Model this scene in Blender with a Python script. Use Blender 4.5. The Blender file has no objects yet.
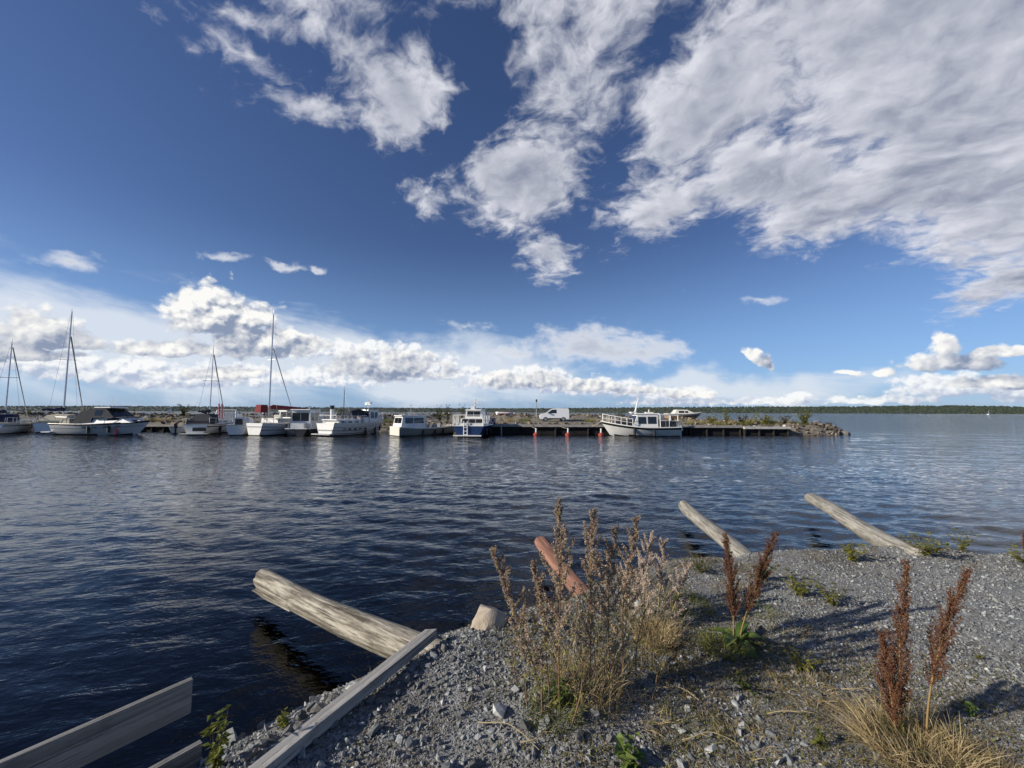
import bpy, bmesh, math, random
import numpy as np
from mathutils import Vector, Matrix

R = math.radians
scene = bpy.context.scene
COL = scene.collection
PI = math.pi

# ------------------------------------------------------------------ camera
F_PX, CAM_H, PITCH, ROLL = 394.0, 2.2, R(4.1), R(0.17)
cam_d = bpy.data.cameras.new('camera')
cam_d.sensor_width = 36.0
cam_d.lens = F_PX / 1024 * 36.0
cam_d.clip_start = 0.05
cam_d.clip_end = 30000
cam = bpy.data.objects.new('camera', cam_d)
COL.objects.link(cam)
cam.location = (0, 0, CAM_H)
cam.rotation_euler = (Matrix.Rotation(PI/2 + PITCH, 3, 'X') @ Matrix.Rotation(ROLL, 3, 'Z')).to_euler()
scene.camera = cam
CAM_M = cam.rotation_euler.to_matrix()

def ray(px, py):
    return (CAM_M @ Vector(((px - 512) / F_PX, (384 - py) / F_PX, -1.0))).normalized()

def at_y(px, py, y):
    d = ray(px, py)
    return Vector((0, 0, CAM_H)) + d * (y / d.y)

def at_z(px, py, z):
    d = ray(px, py)
    return Vector((0, 0, CAM_H)) + d * ((z - CAM_H) / d.z)

# ------------------------------------------------------------------ render / sun / sky
scene.render.engine = 'CYCLES'
scene.view_settings.view_transform = 'Standard'
scene.view_settings.look = 'None'
scene.view_settings.exposure = 0.18
scene.view_settings.gamma = 1.0
scene.view_settings.use_curve_mapping = False
scene.cycles.use_denoising = True
scene.cycles.max_bounces = 6
scene.cycles.diffuse_bounces = 2
scene.cycles.glossy_bounces = 3
scene.cycles.transmission_bounces = 3
scene.cycles.transparent_max_bounces = 8
scene.cycles.sample_clamp_indirect = 4.0
scene.cycles.caustics_reflective = False
scene.cycles.caustics_refractive = False

SUN_EL = R(23)
SUN_H = Vector((-0.956, -0.293)).normalized()          # horizontal direction towards the sun
SUN_DIR = Vector((SUN_H.x * math.cos(SUN_EL), SUN_H.y * math.cos(SUN_EL), math.sin(SUN_EL)))
sun_d = bpy.data.lights.new('sun', 'SUN')
sun_d.energy = 5.0
sun_d.angle = R(0.53)
sun_d.color = (1.0, 0.925, 0.80)
sun = bpy.data.objects.new('sun', sun_d)
COL.objects.link(sun)
sun.rotation_euler = SUN_DIR.to_track_quat('Z', 'Y').to_euler()

class X:
    """tiny arithmetic on shader sockets"""
    nt = None
    def __init__(s, sock): s.s = sock
    @staticmethod
    def m(op, *a):
        n = X.nt.nodes.new('ShaderNodeMath'); n.operation = op
        for i, v in enumerate(a):
            if isinstance(v, X): X.nt.links.new(v.s, n.inputs[i])
            else: n.inputs[i].default_value = v
        return X(n.outputs[0])
    def __add__(s, o): return X.m('ADD', s, o)
    __radd__ = __add__
    def __sub__(s, o): return X.m('SUBTRACT', s, o)
    def __rsub__(s, o): return X.m('SUBTRACT', o, s)
    def __mul__(s, o): return X.m('MULTIPLY', s, o)
    __rmul__ = __mul__
    def __truediv__(s, o): return X.m('DIVIDE', s, o)
    def max(s, o): return X.m('MAXIMUM', s, o)
    def min(s, o): return X.m('MINIMUM', s, o)
    def pow(s, o): return X.m('POWER', s, o)
    def smooth(s, a, b):
        n = X.nt.nodes.new('ShaderNodeMapRange'); n.interpolation_type = 'SMOOTHSTEP'
        X.nt.links.new(s.s, n.inputs[0]); n.inputs[1].default_value = a; n.inputs[2].default_value = b
        return X(n.outputs[0])
    def lin(s, a, b, c=0.0, d=1.0):
        n = X.nt.nodes.new('ShaderNodeMapRange')
        X.nt.links.new(s.s, n.inputs[0])
        for i, v in enumerate((a, b, c, d)): n.inputs[i+1].default_value = v
        return X(n.outputs[0])

def vec(x, y, z=0.0):
    n = X.nt.nodes.new('ShaderNodeCombineXYZ')
    for i, v in enumerate((x, y, z)):
        if isinstance(v, X): X.nt.links.new(v.s, n.inputs[i])
        else: n.inputs[i].default_value = v
    return X(n.outputs[0])

def vmath(op, a, b=None):
    n = X.nt.nodes.new('ShaderNodeVectorMath'); n.operation = op
    for i, v in enumerate((a, b)):
        if v is None: continue
        if isinstance(v, X): X.nt.links.new(v.s, n.inputs[i])
        else: n.inputs[i].default_value = v
    return n

def vadd(a, b): return X(vmath('ADD', a, b).outputs[0])

def mapping(v, loc=(0,0,0), rot=(0,0,0), sc=(1,1,1), kind='TEXTURE'):
    n = X.nt.nodes.new('ShaderNodeMapping'); n.vector_type = kind
    X.nt.links.new(v.s, n.inputs[0])
    n.inputs[1].default_value = loc; n.inputs[2].default_value = rot; n.inputs[3].default_value = sc
    return X(n.outputs[0])

def noise(v, scale, detail=4, rough=0.5, dist=0.0, lac=2.0, dim='3D'):
    n = X.nt.nodes.new('ShaderNodeTexNoise'); n.noise_dimensions = dim
    X.nt.links.new(v.s, n.inputs['Vector'])
    n.inputs['Scale'].default_value = scale; n.inputs['Detail'].default_value = detail
    n.inputs['Roughness'].default_value = rough; n.inputs['Distortion'].default_value = dist
    n.inputs['Lacunarity'].default_value = lac
    return X(n.outputs['Fac'])

def voro(v, scale, feature='F1', out='Distance', detail=0.0, rough=0.5, rand=1.0, smooth=None):
    n = X.nt.nodes.new('ShaderNodeTexVoronoi'); n.feature = feature
    X.nt.links.new(v.s, n.inputs['Vector'])
    n.inputs['Scale'].default_value = scale; n.inputs['Detail'].default_value = detail
    n.inputs['Roughness'].default_value = rough; n.inputs['Randomness'].default_value = rand
    if smooth is not None: n.inputs['Smoothness'].default_value = smooth
    return X(n.outputs[out])

def mix(fac, a, b):
    n = X.nt.nodes.new('ShaderNodeMix'); n.data_type = 'RGBA'
    for i, v in ((0, fac), (6, a), (7, b)):
        if isinstance(v, X): X.nt.links.new(v.s, n.inputs[i])
        else: n.inputs[i].default_value = v if i == 0 else (*v, 1.0)[:4]
    return X(n.outputs[2])

def mulc(a, b):
    n = X.nt.nodes.new('ShaderNodeMix'); n.data_type = 'RGBA'; n.blend_type = 'MULTIPLY'
    n.inputs[0].default_value = 1.0
    for i, v in ((6, a), (7, b)):
        if isinstance(v, X): X.nt.links.new(v.s, n.inputs[i])
        else: n.inputs[i].default_value = (*v, 1.0)[:4]
    return X(n.outputs[2])

def sky_world():
    w = bpy.data.worlds.new('World'); scene.world = w; w.use_nodes = True
    nt = w.node_tree; nt.nodes.clear(); X.nt = nt
    out = nt.nodes.new('ShaderNodeOutputWorld'); bg = nt.nodes.new('ShaderNodeBackground')
    nt.links.new(bg.outputs[0], out.inputs[0])
    bg.inputs[1].default_value = 0.1
    sk = nt.nodes.new('ShaderNodeTexSky'); sk.sky_type = 'NISHITA'; sk.sun_disc = False
    sk.sun_elevation = SUN_EL
    sk.sun_rotation = math.atan2(SUN_H.x, SUN_H.y)
    sk.altitude = 100; sk.air_density = 1.0; sk.dust_density = 0.4; sk.ozone_density = 2.2
    tc = nt.nodes.new('ShaderNodeTexCoord')
    D = X(tc.outputs['Generated'])
    sep = nt.nodes.new('ShaderNodeSeparateXYZ'); nt.links.new(D.s, sep.inputs[0])
    dx, dy, dz = X(sep.outputs[0]), X(sep.outputs[1]), X(sep.outputs[2])
    az = X.m('ARCTAN2', dx, dy); el = X.m('ARCSINE', dz.min(1.0).max(-1.0))
    S = vec(az, el)                                   # sky position: azimuth, elevation (radians)
    zc = dz.max(0.03)
    PL = vec(dx / (zc + 0.26), dy / (zc + 0.26))      # a flat cloud deck seen in perspective
    def ell(px, py, rx, ry, rot=0.0):
        """centre/radii of a cloud as seen in the sky -> azimuth/elevation"""
        def ae(a, b):
            d = ray(a, b); return math.atan2(d.x, d.y), math.asin(d.z)
        a0, e0 = ae(px, py)
        c, s = math.cos(R(rot)), math.sin(R(rot))
        a1, e1 = ae(px + rx * c, py + rx * s); a2, e2 = ae(px - ry * s, py + ry * c)
        return (a0, e0), math.hypot(a1 - a0, e1 - e0), math.hypot(a2 - a0, e2 - e0), math.atan2(e1 - e0, a1 - a0)
    def blobs(v, lst, flat=0.0):
        """soft union of ellipses: 1 in a centre, 0 on the rim, negative outside"""
        acc = None; holes = []
        for b in lst:
            px, py, rx, ry = b[:4]; rot = b[4] if len(b) > 4 else 0.0; wt = b[5] if len(b) > 5 else 1.0
            (a0, e0), ra, rb, th = ell(px, py, rx, ry, rot)
            q = mapping(v, (a0, e0, 0), (0, 0, th), (ra, rb, 1))
            if flat:                                  # cumulus: bases flatter than tops
                lo = X(vmath('MINIMUM', q, (0.0, 0.0, 0.0)).outputs[0])
                q = vadd(q, X(vmath('MULTIPLY', lo, (0.0, flat, 0.0)).outputs[0]))
            L = X(vmath('LENGTH', q).outputs['Value'])
            if wt < 0: holes.append((1.0 - L).max(0.0) * wt); continue
            f = (1.0 - L) * wt
            acc = f if acc is None else X.m('SMOOTH_MAX', acc, f, 0.25)
        for h in holes: acc = acc + h
        return acc
    sky = X(sk.outputs[0])
    sky = mulc(sky, SKY_TINT)
    hz = el.smooth(0.42, 0.0)                           # paler towards the horizon (dust)
    sky = mix(hz * 0.42, sky, SKY_HAZE)
    return nt, bg, sky, S, PL, el, az, dz, blobs
SKY_TINT = (0.50, 0.575, 0.80)
SKY_HAZE = (2.9, 5.4, 9.2)
nt, bg, sky, S, PL, el, az, dz, blobs = sky_world()

def wobble(v, scale, amt, seed=0.0, detail=5, rough=0.6):
    n = X.nt.nodes.new('ShaderNodeTexNoise'); n.noise_dimensions = '3D'
    m = mapping(v, (seed, seed * .7, seed * 1.3), kind='POINT')
    X.nt.links.new(m.s, n.inputs['Vector'])
    n.inputs['Scale'].default_value = scale; n.inputs['Detail'].default_value = detail
    n.inputs['Roughness'].default_value = rough
    c = vmath('SUBTRACT', X(n.outputs['Color']), (0.5, 0.5, 0.5))
    s = vmath('SCALE', X(c.outputs[0])); s.inputs[3].default_value = amt
    return vadd(v, X(s.outputs[0]))

# --- 1. thin veil low on the left
Sv = wobble(S, 3.0, 0.22, 3.0)
veil = blobs(Sv, [(120, 345, 420, 70, 6), (-60, 300, 220, 60, 18), (420, 372, 260, 42, 4), (700, 392, 300, 18)])
vn = noise(mapping(S, sc=(0.30, 0.085, 1), rot=(0, 0, R(-9))), 1.0, 6, 0.6, 0.6)
veil = (veil * 1.1 + (vn - 0.47) * 1.9).smooth(0.0, 0.85) * 0.85

# --- 2. high broken deck overhead and to the right, seen in perspective
deck_shape = [(900, 40, 300, 150, 16, 1.25), (960, 170, 230, 105, 14, 1.25), (780, 180, 165, 62, 14, 1.15), (1010, 280, 84, 26, -12, 0.8), (730, 70, 90, 90, 0, 0.9),
              (590, 75, 95, 95, 0, 0.34), (612, 150, 40, 34, 0, -0.55), (455, 148, 30, 26, 0, -0.6), (600, -10, 220, 50, 0, 0.36), (700, 130, 110, 70, 10, .8), (485, 70, 55, 80, 15, -0.8), (668, 30, 34, 60, 25, -0.28), (300, 70, 60, 50, 0, -0.35), (405, 92, 70, 52, 25, 0.95), (350, 0, 130, 18, 6, 0.22), (527, 185, 78, 50, 0, 1.0),
              (548, 258, 32, 24, 15, 0.75), (425, 195, 22, 18, 0, 0.45), (225, 8, 80, 20, 10, 0.40), (655, 205, 80, 36, 0, 0.9), (315, 112, 40, 14, 0, .4), (255, 62, 44, 14, 30, .25), (600, 140, 90, 50, 0, 0.3)]
Sd = wobble(S, 6.0, 0.13, 1.0)
mk = blobs(Sd, deck_shape)
PW = wobble(PL, 3.2, 0.22, 8.0, 4)
def deck_n(v):
    return noise(mapping(v, rot=(0, 0, R(-30)), sc=(1.15, 0.95, 1)), 3.7, 7, 0.54, 0.0)
n_big = deck_n(PW)
n_off = deck_n(vadd(PW, (-0.030, -0.012, 0)))
n_fine = noise(mapping(PW, rot=(0, 0, R(-32)), sc=(1.15, 0.9, 1)), 20.0, 6, 0.6)
dd = mk * 1.3 + (n_big - 0.5) * 2.5 + (n_fine - 0.5) * 1.6 + 0.06
deck_a = dd.smooth(-0.12, 0.80)
relief = (n_big - n_off)                                                                 # sun side against lee side of each cell
thick = (mk * 0.85 + (n_big - 0.5) * 2.6).smooth(0.0, 1.1)
deck_l = (0.86 - thick * 0.54 + relief * 4.0 + (n_fine - 0.5) * 0.35).max(0.12).min(1.0)
deck_c = mix(deck_l, (2.0, 2.3, 3.15), (6.5, 6.6, 7.2))

# --- 3. heaped cumulus near the horizon
def heap(base_py, lst, seed, sc, wob, dark, lightc, soft=0.40, k=1.0):
    Sc = wobble(S, 20.0 * sc, 0.034 * wob / sc ** .5, seed, 6, 0.62)
    m = blobs(Sc, lst, 0.9)
    Q = wobble(S, 42.0 * sc, 0.016 / sc, seed + 4, 3)
    Q = mapping(Q, (seed, 0.3, 0), sc=(1.15, 1, 1))
    def puff(v): return 1.0 - voro(v, 30.0 * sc, 'F1', detail=2.5, rough=0.55)
    p = puff(Q)
    po = puff(vadd(Q, (-0.0075 / sc, 0.0085 / sc, 0)))
    nn = noise(mapping(S, (seed, 0, 0), sc=(1.6, 1, 1)), 16.0 * sc, 6, 0.6)
    d = m + (p - 0.55) * 0.55 * k + (nn - 0.5) * 1.45 * k + 0.44
    mo = blobs(vadd(Sc, (-0.022, 0.022, 0)), lst, 0.9)
    a = d.smooth(0.0, soft)
    rim = (1.0 - d.smooth(0.0, 0.9)) * 0.30
    lit = (m - mo) * 0.85 + (p - po) * 1.5 + (nn - 0.5) * 0.9 + 0.42 + rim
    d0 = ray(512, base_py); eb = math.asin(d0.z)
    up = (el - eb).smooth(-0.015, 0.075)
    lit = (lit * (0.60 + up * 0.48)).max(0.0).min(1.0)
    return a, mix(lit, dark, lightc)

far = heap(400, [(20, 362, 80, 20, 0, .7), (110, 370, 90, 18, 0, .7), (200, 380, 90, 17), (300, 380, 110, 13, 0, .8), (395, 368, 62, 21, 0, 1.1), (440, 374, 40, 12), (345, 352, 70, 12, 0, .7),
                 (520, 382, 60, 16, 0, 1.1), (600, 390, 60, 12, 0, 1.1), (670, 395, 50, 9, 0, 1.1), (760, 402, 60, 6), (880, 401, 60, 6), (960, 388, 90, 17, 0, 1.1), (1020, 392, 60, 20),
                 (700, 403, 90, 5), (795, 396, 16, 6)], 7.0, 1.35, 0.9, (3.9, 4.5, 5.9), (8.6, 8.7, 8.7), 0.45, 0.95)
near = heap(356, [(30, 332, 52, 22, 0, 1.0), (75, 344, 50, 12), (-20, 348, 50, 26), (20, 358, 60, 10), (208, 318, 48, 36, 0, 1.25), (190, 350, 74, 11), (262, 345, 66, 22, 0, 1.1), (246, 322, 34, 20),
                  (225, 375, 56, 8), (385, 370, 66, 19, 0, 1.0), (520, 382, 46, 11, 0, 1.0), (590, 387, 36, 8), (640, 392, 30, 7), (690, 396, 26, 6),
                  (764, 364, 12, 10, 30, 1.0), (752, 355, 10, 8, 30), (845, 374, 15, 6), (884, 373, 12, 5), (945, 347, 20, 16, 0, 1.1), (955, 366, 58, 14, 0, 1.1), (1010, 353, 60, 9, 0, 1.0), (1000, 386, 70, 10)],
            2.0, 1.0, 0.9, (2.2, 2.7, 3.9), (8.8, 8.7, 8.4))
# small torn shreds and the mid grey sheet above the horizon bank
Sm = wobble(S, 16.0, 0.05, 5.0, 6)
mid_m = blobs(Sm, [(590, 345, 90, 26, 0, 1.0), (640, 352, 60, 15), (520, 352, 40, 12, 0, .7), (225, 256, 30, 7, 8, .8), (290, 267, 26, 5, 8, .7), (318, 269, 12, 5), (70, 262, 40, 10, 6, .6), (760, 300, 26, 5, 0, .5), (470, 325, 30, 6, 0, .5)])
mn = noise(mapping(S, sc=(1.8, 1, 1), rot=(0, 0, R(-8))), 26.0, 8, 0.62, 0.3)
mid_d = mid_m * 0.9 + (mn - 0.5) * 1.7
mid_a = mid_d.smooth(0.0, 0.7) * 0.9
mid_c = mix(mid_d.smooth(0.2, 1.1), (7.4, 7.6, 8.0), (4.6, 4.9, 5.7))

def layer(under, alpha, colour):
    b = nt.nodes.new('ShaderNodeBackground'); b.inputs[1].default_value = bg.inputs[1].default_value
    nt.links.new(colour.s, b.inputs[0])
    m = nt.nodes.new('ShaderNodeMixShader')
    nt.links.new(alpha.s, m.inputs[0]); nt.links.new(under, m.inputs[1]); nt.links.new(b.outputs[0], m.inputs[2])
    return m.outputs[0]
nt.links.new(mix(veil, sky, (6.6, 7.1, 7.8)).s, bg.inputs[0])
sh = layer(bg.outputs[0], mid_a, mid_c)
sh = layer(sh, deck_a * 0.96, deck_c)
sh = layer(sh, far[0] * 0.92, far[1])
sh = layer(sh, near[0] * 0.97, near[1])
nt.links.new(sh, [n for n in nt.nodes if n.type == 'OUTPUT_WORLD'][0].inputs[0])
scene.world.cycles.sampling_method = 'NONE'
# ------------------------------------------------------------------ mesh helpers
rng = np.random.default_rng(7)
random.seed(7)

def tag(o, label=None, cat=None, group=None, kind=None):
    if label: o['label'] = label
    if cat: o['category'] = cat
    if group: o['group'] = group
    if kind: o['kind'] = kind
    return o

def link(name, me, mat=None, parent=None, smooth=False):
    o = bpy.data.objects.new(name, me)
    COL.objects.link(o)
    if mat is not None:
        for m in (mat if isinstance(mat, (list, tuple)) else [mat]): me.materials.append(m)
    if parent is not None: o.parent = parent
    me.polygons.foreach_set('use_smooth', [bool(smooth)] * len(me.polygons))
    return o

def np_mesh(name, V, Fc, mat=None, parent=None, smooth=False, shade=None):
    """V (n,3), Fc (m,k) faces all of k corners; shade = one grey value per vertex"""
    V = np.asarray(V, np.float32); Fc = np.asarray(Fc, np.int32)
    k = Fc.shape[1]; m = len(Fc)
    me = bpy.data.meshes.new(name)
    me.vertices.add(len(V)); me.vertices.foreach_set('co', V.ravel())
    me.loops.add(m * k); me.loops.foreach_set('vertex_index', Fc.ravel())
    me.polygons.add(m)
    me.polygons.foreach_set('loop_start', np.arange(m, dtype=np.int32) * k)
    me.polygons.foreach_set('loop_total', np.full(m, k, np.int32))
    if shade is not None:
        a = me.attributes.new('shade', 'FLOAT', 'POINT'); a.data.foreach_set('value', np.asarray(shade, np.float32))
    me.update(calc_edges=True)
    return link(name, me, mat, parent, smooth)

def empty(name, loc=(0, 0, 0), rz=0.0):
    o = bpy.data.objects.new(name, None); COL.objects.link(o)
    o.empty_display_size = 0.2
    o.location = loc; o.rotation_euler = (0, 0, rz)
    return o

def vnoise(x, y, s=1.0, seed=0):
    """cheap smooth value noise for terrain"""
    x = np.asarray(x, float) / s; y = np.asarray(y, float) / s
    xi = np.floor(x).astype(int); yi = np.floor(y).astype(int); fx = x - xi; fy = y - yi
    fx = fx * fx * (3 - 2 * fx); fy = fy * fy * (3 - 2 * fy)
    def h(a, b):
        n = (a * 374761393 + b * 668265263 + seed * 982451653) & 0x7fffffff
        n = ((n ^ (n >> 13)) * 1274126177) & 0x7fffffff
        return ((n ^ (n >> 16)) & 0xffff) / 65535.0
    return (h(xi, yi) * (1-fx) + h(xi+1, yi) * fx) * (1-fy) + (h(xi, yi+1) * (1-fx) + h(xi+1, yi+1) * fx) * fy - 0.5

# ------------------------------------------------------------------ materials
MATS = {}
def mat(name, build):
    if name in MATS: return MATS[name]
    m = bpy.data.materials.new(name); m.use_nodes = True
    nt = m.node_tree; X.nt = nt
    p = nt.nodes['Principled BSDF']
    build(nt, p)
    MATS[name] = m
    return m
def setv(nt, p, key, v):
    if isinstance(v, X): nt.links.new(v.s, p.inputs[key])
    elif key == 'Base Color': p.inputs[key].default_value = (*v, 1.0)
    else: p.inputs[key].default_value = v
def coords(nt, out='Object'):
    return X(nt.nodes.new('ShaderNodeTexCoord').outputs[out])
def worldpos(nt):
    return X(nt.nodes.new('ShaderNodeNewGeometry').outputs['Position'])
def bump(nt, p, h, strength=0.5, dist=0.02):
    b = nt.nodes.new('ShaderNodeBump'); b.inputs['Strength'].default_value = strength; b.inputs['Distance'].default_value = dist
    nt.links.new(h.s, b.inputs['Height']); nt.links.new(b.outputs[0], p.inputs['Normal'])
def attr(nt, name):
    a = nt.nodes.new('ShaderNodeAttribute'); a.attribute_name = name
    return X(a.outputs['Fac'])

def plain(name, col, rough=0.5, metal=0.0, vary=0.12, scale=3.0, spec=0.5):
    """paint / plastic with a little dirt"""
    def b(nt, p):
        c = coords(nt)
        n = noise(c, scale, 5, 0.65)
        dark = tuple(v * (1 - 2.2 * vary) for v in col)
        setv(nt, p, 'Base Color', mix(n.smooth(0.42, 0.75), col, dark))
        setv(nt, p, 'Roughness', n * 0.2 + (rough - 0.1)); setv(nt, p, 'Metallic', metal)
        p.inputs['Specular IOR Level'].default_value = spec
    return mat(name, b)

def leafy(name, a, b_, rough=0.6, trans=0.25):
    def b(nt, p):
        s = attr(nt, 'shade')
        setv(nt, p, 'Base Color', mix(s, a, b_))
        setv(nt, p, 'Roughness', rough)
        p.inputs['Specular IOR Level'].default_value = 0.25
        t = nt.nodes.new('ShaderNodeBsdfTranslucent'); nt.links.new(mix(s, a, b_).s, t.inputs[0])
        ms = nt.nodes.new('ShaderNodeMixShader'); ms.inputs[0].default_value = trans
        nt.links.new(p.outputs[0], ms.inputs[1]); nt.links.new(t.outputs[0], ms.inputs[2])
        nt.links.new(ms.outputs[0], nt.nodes['Material Output'].inputs[0])
    return mat(name, b)

# ------------------------------------------------------------------ the shore: edge of the gravel bank, left to right
EDGE = np.array([(-4.2, -2.5), (-2.4, -0.4), (-1.95, 0.9), (-1.52, 1.95), (-1.05, 2.48), (-0.62, 2.98), (-0.15, 3.42), (0.77, 3.98),
                 (2.1, 4.62), (3.5, 4.86), (4.9, 4.95), (6.2, 4.72), (9.0, 4.3), (14.0, 2.2), (26.0, -3.0)])
def shore_s(x, y):
    """signed distance to the edge of the bank, positive over the water"""
    x = np.asarray(x, float); y = np.asarray(y, float)
    best = np.full(x.shape, 1e9); sgn = np.ones(x.shape)
    for (ax, ay), (bx, by) in zip(EDGE[:-1], EDGE[1:]):
        ex, ey = bx - ax, by - ay; L2 = ex*ex + ey*ey
        t = np.clip(((x - ax) * ex + (y - ay) * ey) / L2, 0, 1)
        qx, qy = x - (ax + t * ex), y - (ay + t * ey)
        d = np.hypot(qx, qy); cr = ex * qy - ey * qx
        up = d < best
        best = np.where(up, d, best); sgn = np.where(up, np.sign(cr), sgn)
    return best * sgn
BANK_Z = 0.62
def ground_z(x, y):
    x = np.asarray(x, float); y = np.asarray(y, float)
    s = shore_s(x, y) + vnoise(x, y, 0.6, 3) * 0.22 + vnoise(x, y, 0.2, 5) * 0.08
    top = BANK_Z + vnoise(x, y, 1.3, 1) * 0.10 + vnoise(x, y, 0.35, 2) * 0.035 + np.clip(-s, 0, 4) * 0.012
    k = np.clip(s + 0.25, 0, None)
    drop = k * k / (k + 0.35) * 0.86
    z = top - drop
    deep = np.clip(s - 2.6, 0, None)
    return np.maximum(z - deep * 0.1, -4.0) + vnoise(x, y, 0.12, 9) * 0.012

def grid_mesh(name, xs, ys, fz, m, parent=None, smooth=True):
    Xg, Yg = np.meshgrid(xs, ys); Z = fz(Xg, Yg)
    V = np.stack([Xg.ravel(), Yg.ravel(), Z.ravel()], 1)
    nx, ny = len(xs), len(ys)
    i = (np.arange(ny - 1)[:, None] * nx + np.arange(nx - 1)[None]).ravel()
    return np_mesh(name, V, np.stack([i, i + 1, i + nx + 1, i + nx], 1), m, parent, smooth)

def gravel_mat():
    def b(nt, p):
        w = worldpos(nt)
        sep = nt.nodes.new('ShaderNodeSeparateXYZ'); nt.links.new(w.s, sep.inputs[0]); z = X(sep.outputs[2])
        big = noise(w, 1.6, 4, 0.6); mid = noise(w, 9.0, 5, 0.7)
        cell = X(nt.nodes.new('ShaderNodeTexVoronoi').outputs['Color'])
        vn = cell.s.node; nt.links.new(w.s, vn.inputs['Vector']); vn.inputs['Scale'].default_value = 75
        sp = nt.nodes.new('ShaderNodeSeparateColor'); nt.links.new(vn.outputs['Color'], sp.inputs[0])
        g = X(sp.outputs[0]).pow(1.6)
        stone = mix(g, (0.118, 0.124, 0.126), (0.42, 0.43, 0.425))
        fines = mix(big, (0.19, 0.185, 0.172), (0.275, 0.265, 0.245))
        c = mix(mid.smooth(0.35, 0.62) * 0.75, fines, stone)
        soil = (noise(w, 1.1, 5, 0.62) + noise(w, 14, 3, 0.6) * 0.35).smooth(0.66, 0.82)
        c = mix(soil * 0.7, c, (0.085, 0.066, 0.045))
        wet = z.smooth(0.10, -0.02)
        c = mix(wet, c, mix(mid, (0.035, 0.026, 0.016), (0.085, 0.058, 0.03)))
        c = mix(z.smooth(-0.22, -0.75), c, (0.003, 0.003, 0.0035))          # silt blackened with depth; light lost in the water is painted in
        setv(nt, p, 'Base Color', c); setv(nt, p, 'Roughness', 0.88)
        h1 = voro(w, 75, 'F1'); h2 = voro(w, 190, 'F1')
        bump(nt, p, (1.0 - h1) * 0.7 + (1.0 - h2) * 0.35 + mid * 0.5, 0.9, 0.012)
    return mat('gravel', b)

xs = np.unique(np.concatenate([np.linspace(-3000, -60, 10), np.linspace(-60, -6, 28), np.linspace(-6, 10, 400), np.linspace(10, 60, 26), np.linspace(60, 3000, 10)]))
ys = np.unique(np.concatenate([np.linspace(-3000, -30, 10), np.linspace(-30, -1, 30), np.linspace(-1, 7.5, 240), np.linspace(7.5, 40, 20), np.linspace(40, 5200, 12)]))
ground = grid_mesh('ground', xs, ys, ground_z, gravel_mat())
tag(ground, kind='structure')

# ------------------------------------------------------------------ lake
RIPPLE = 0.85
def water_mat():
    def b(nt, p):
        w = worldpos(nt)
        nt.nodes.remove(p)
        gl = nt.nodes.new('ShaderNodeBsdfGlossy'); gl.inputs['Roughness'].default_value = 0.03
        gl.inputs[0].default_value = (1, 1, 1, 1)
        tr = nt.nodes.new('ShaderNodeBsdfTransparent'); tr.inputs[0].default_value = (0.50, 0.30, 0.13, 1)
        fr = nt.nodes.new('ShaderNodeFresnel'); fr.inputs['IOR'].default_value = 1.333
        ms = nt.nodes.new('ShaderNodeMixShader')
        n1 = noise(mapping(w, rot=(0, 0, R(14)), sc=(1.9, 0.75, 1)), 3.4, 4, 0.55, 0.4)
        n2 = noise(mapping(w, rot=(0, 0, R(-22)), sc=(1.5, 0.8, 1)), 9.0, 3, 0.55, 0.3)
        calm = noise(mapping(w, rot=(0, 0, R(6)), sc=(4.0, 1, 1)), 0.05, 4, 0.6).smooth(0.35, 0.65) * 0.6 + 0.55
        bp = nt.nodes.new('ShaderNodeBump'); bp.inputs['Strength'].default_value = 1.0; bp.inputs['Distance'].default_value = 1.0
        nt.links.new(((n1 * 0.026 + n2 * 0.011) * calm).s, bp.inputs['Height'])
        rip = noise(mapping(w, rot=(0, 0, R(8)), sc=(1.7, 0.8, 1)), 6.5, 3, 0.6).s.node
        geo = nt.nodes.new('ShaderNodeNewGeometry')
        dv = X(vmath('SUBTRACT', X(rip.outputs['Color']), (0.5, 0.5, 0.5)).outputs[0])
        sx = nt.nodes.new('ShaderNodeSeparateXYZ'); nt.links.new(geo.outputs['Position'], sx.inputs[0])
        shelter = X(sx.outputs[1]).smooth(2.0, 18.0) * 0.75 + X(sx.outputs[1]).smooth(12.0, 70.0) * 0.9 + 0.15                     # calmer in the lee of the bank
        dv = X(vmath('MULTIPLY', dv, (RIPPLE * .6, RIPPLE, 0.0)).outputs[0])
        scl = vmath('SCALE', dv); nt.links.new(shelter.s, scl.inputs[3]); dv = X(scl.outputs[0])
        pn = X(vmath('NORMALIZE', vadd(X(geo.outputs['Normal']), dv)).outputs[0])
        nt.links.new(pn.s, bp.inputs['Normal'])
        for n in (gl, fr): nt.links.new(bp.outputs[0], n.inputs['Normal'])
        nt.links.new(fr.outputs[0], ms.inputs[0]); nt.links.new(tr.outputs[0], ms.inputs[1]); nt.links.new(gl.outputs[0], ms.inputs[2])
        nt.links.new(ms.outputs[0], nt.nodes['Material Output'].inputs[0])
    return mat('lake_water', b)

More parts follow.
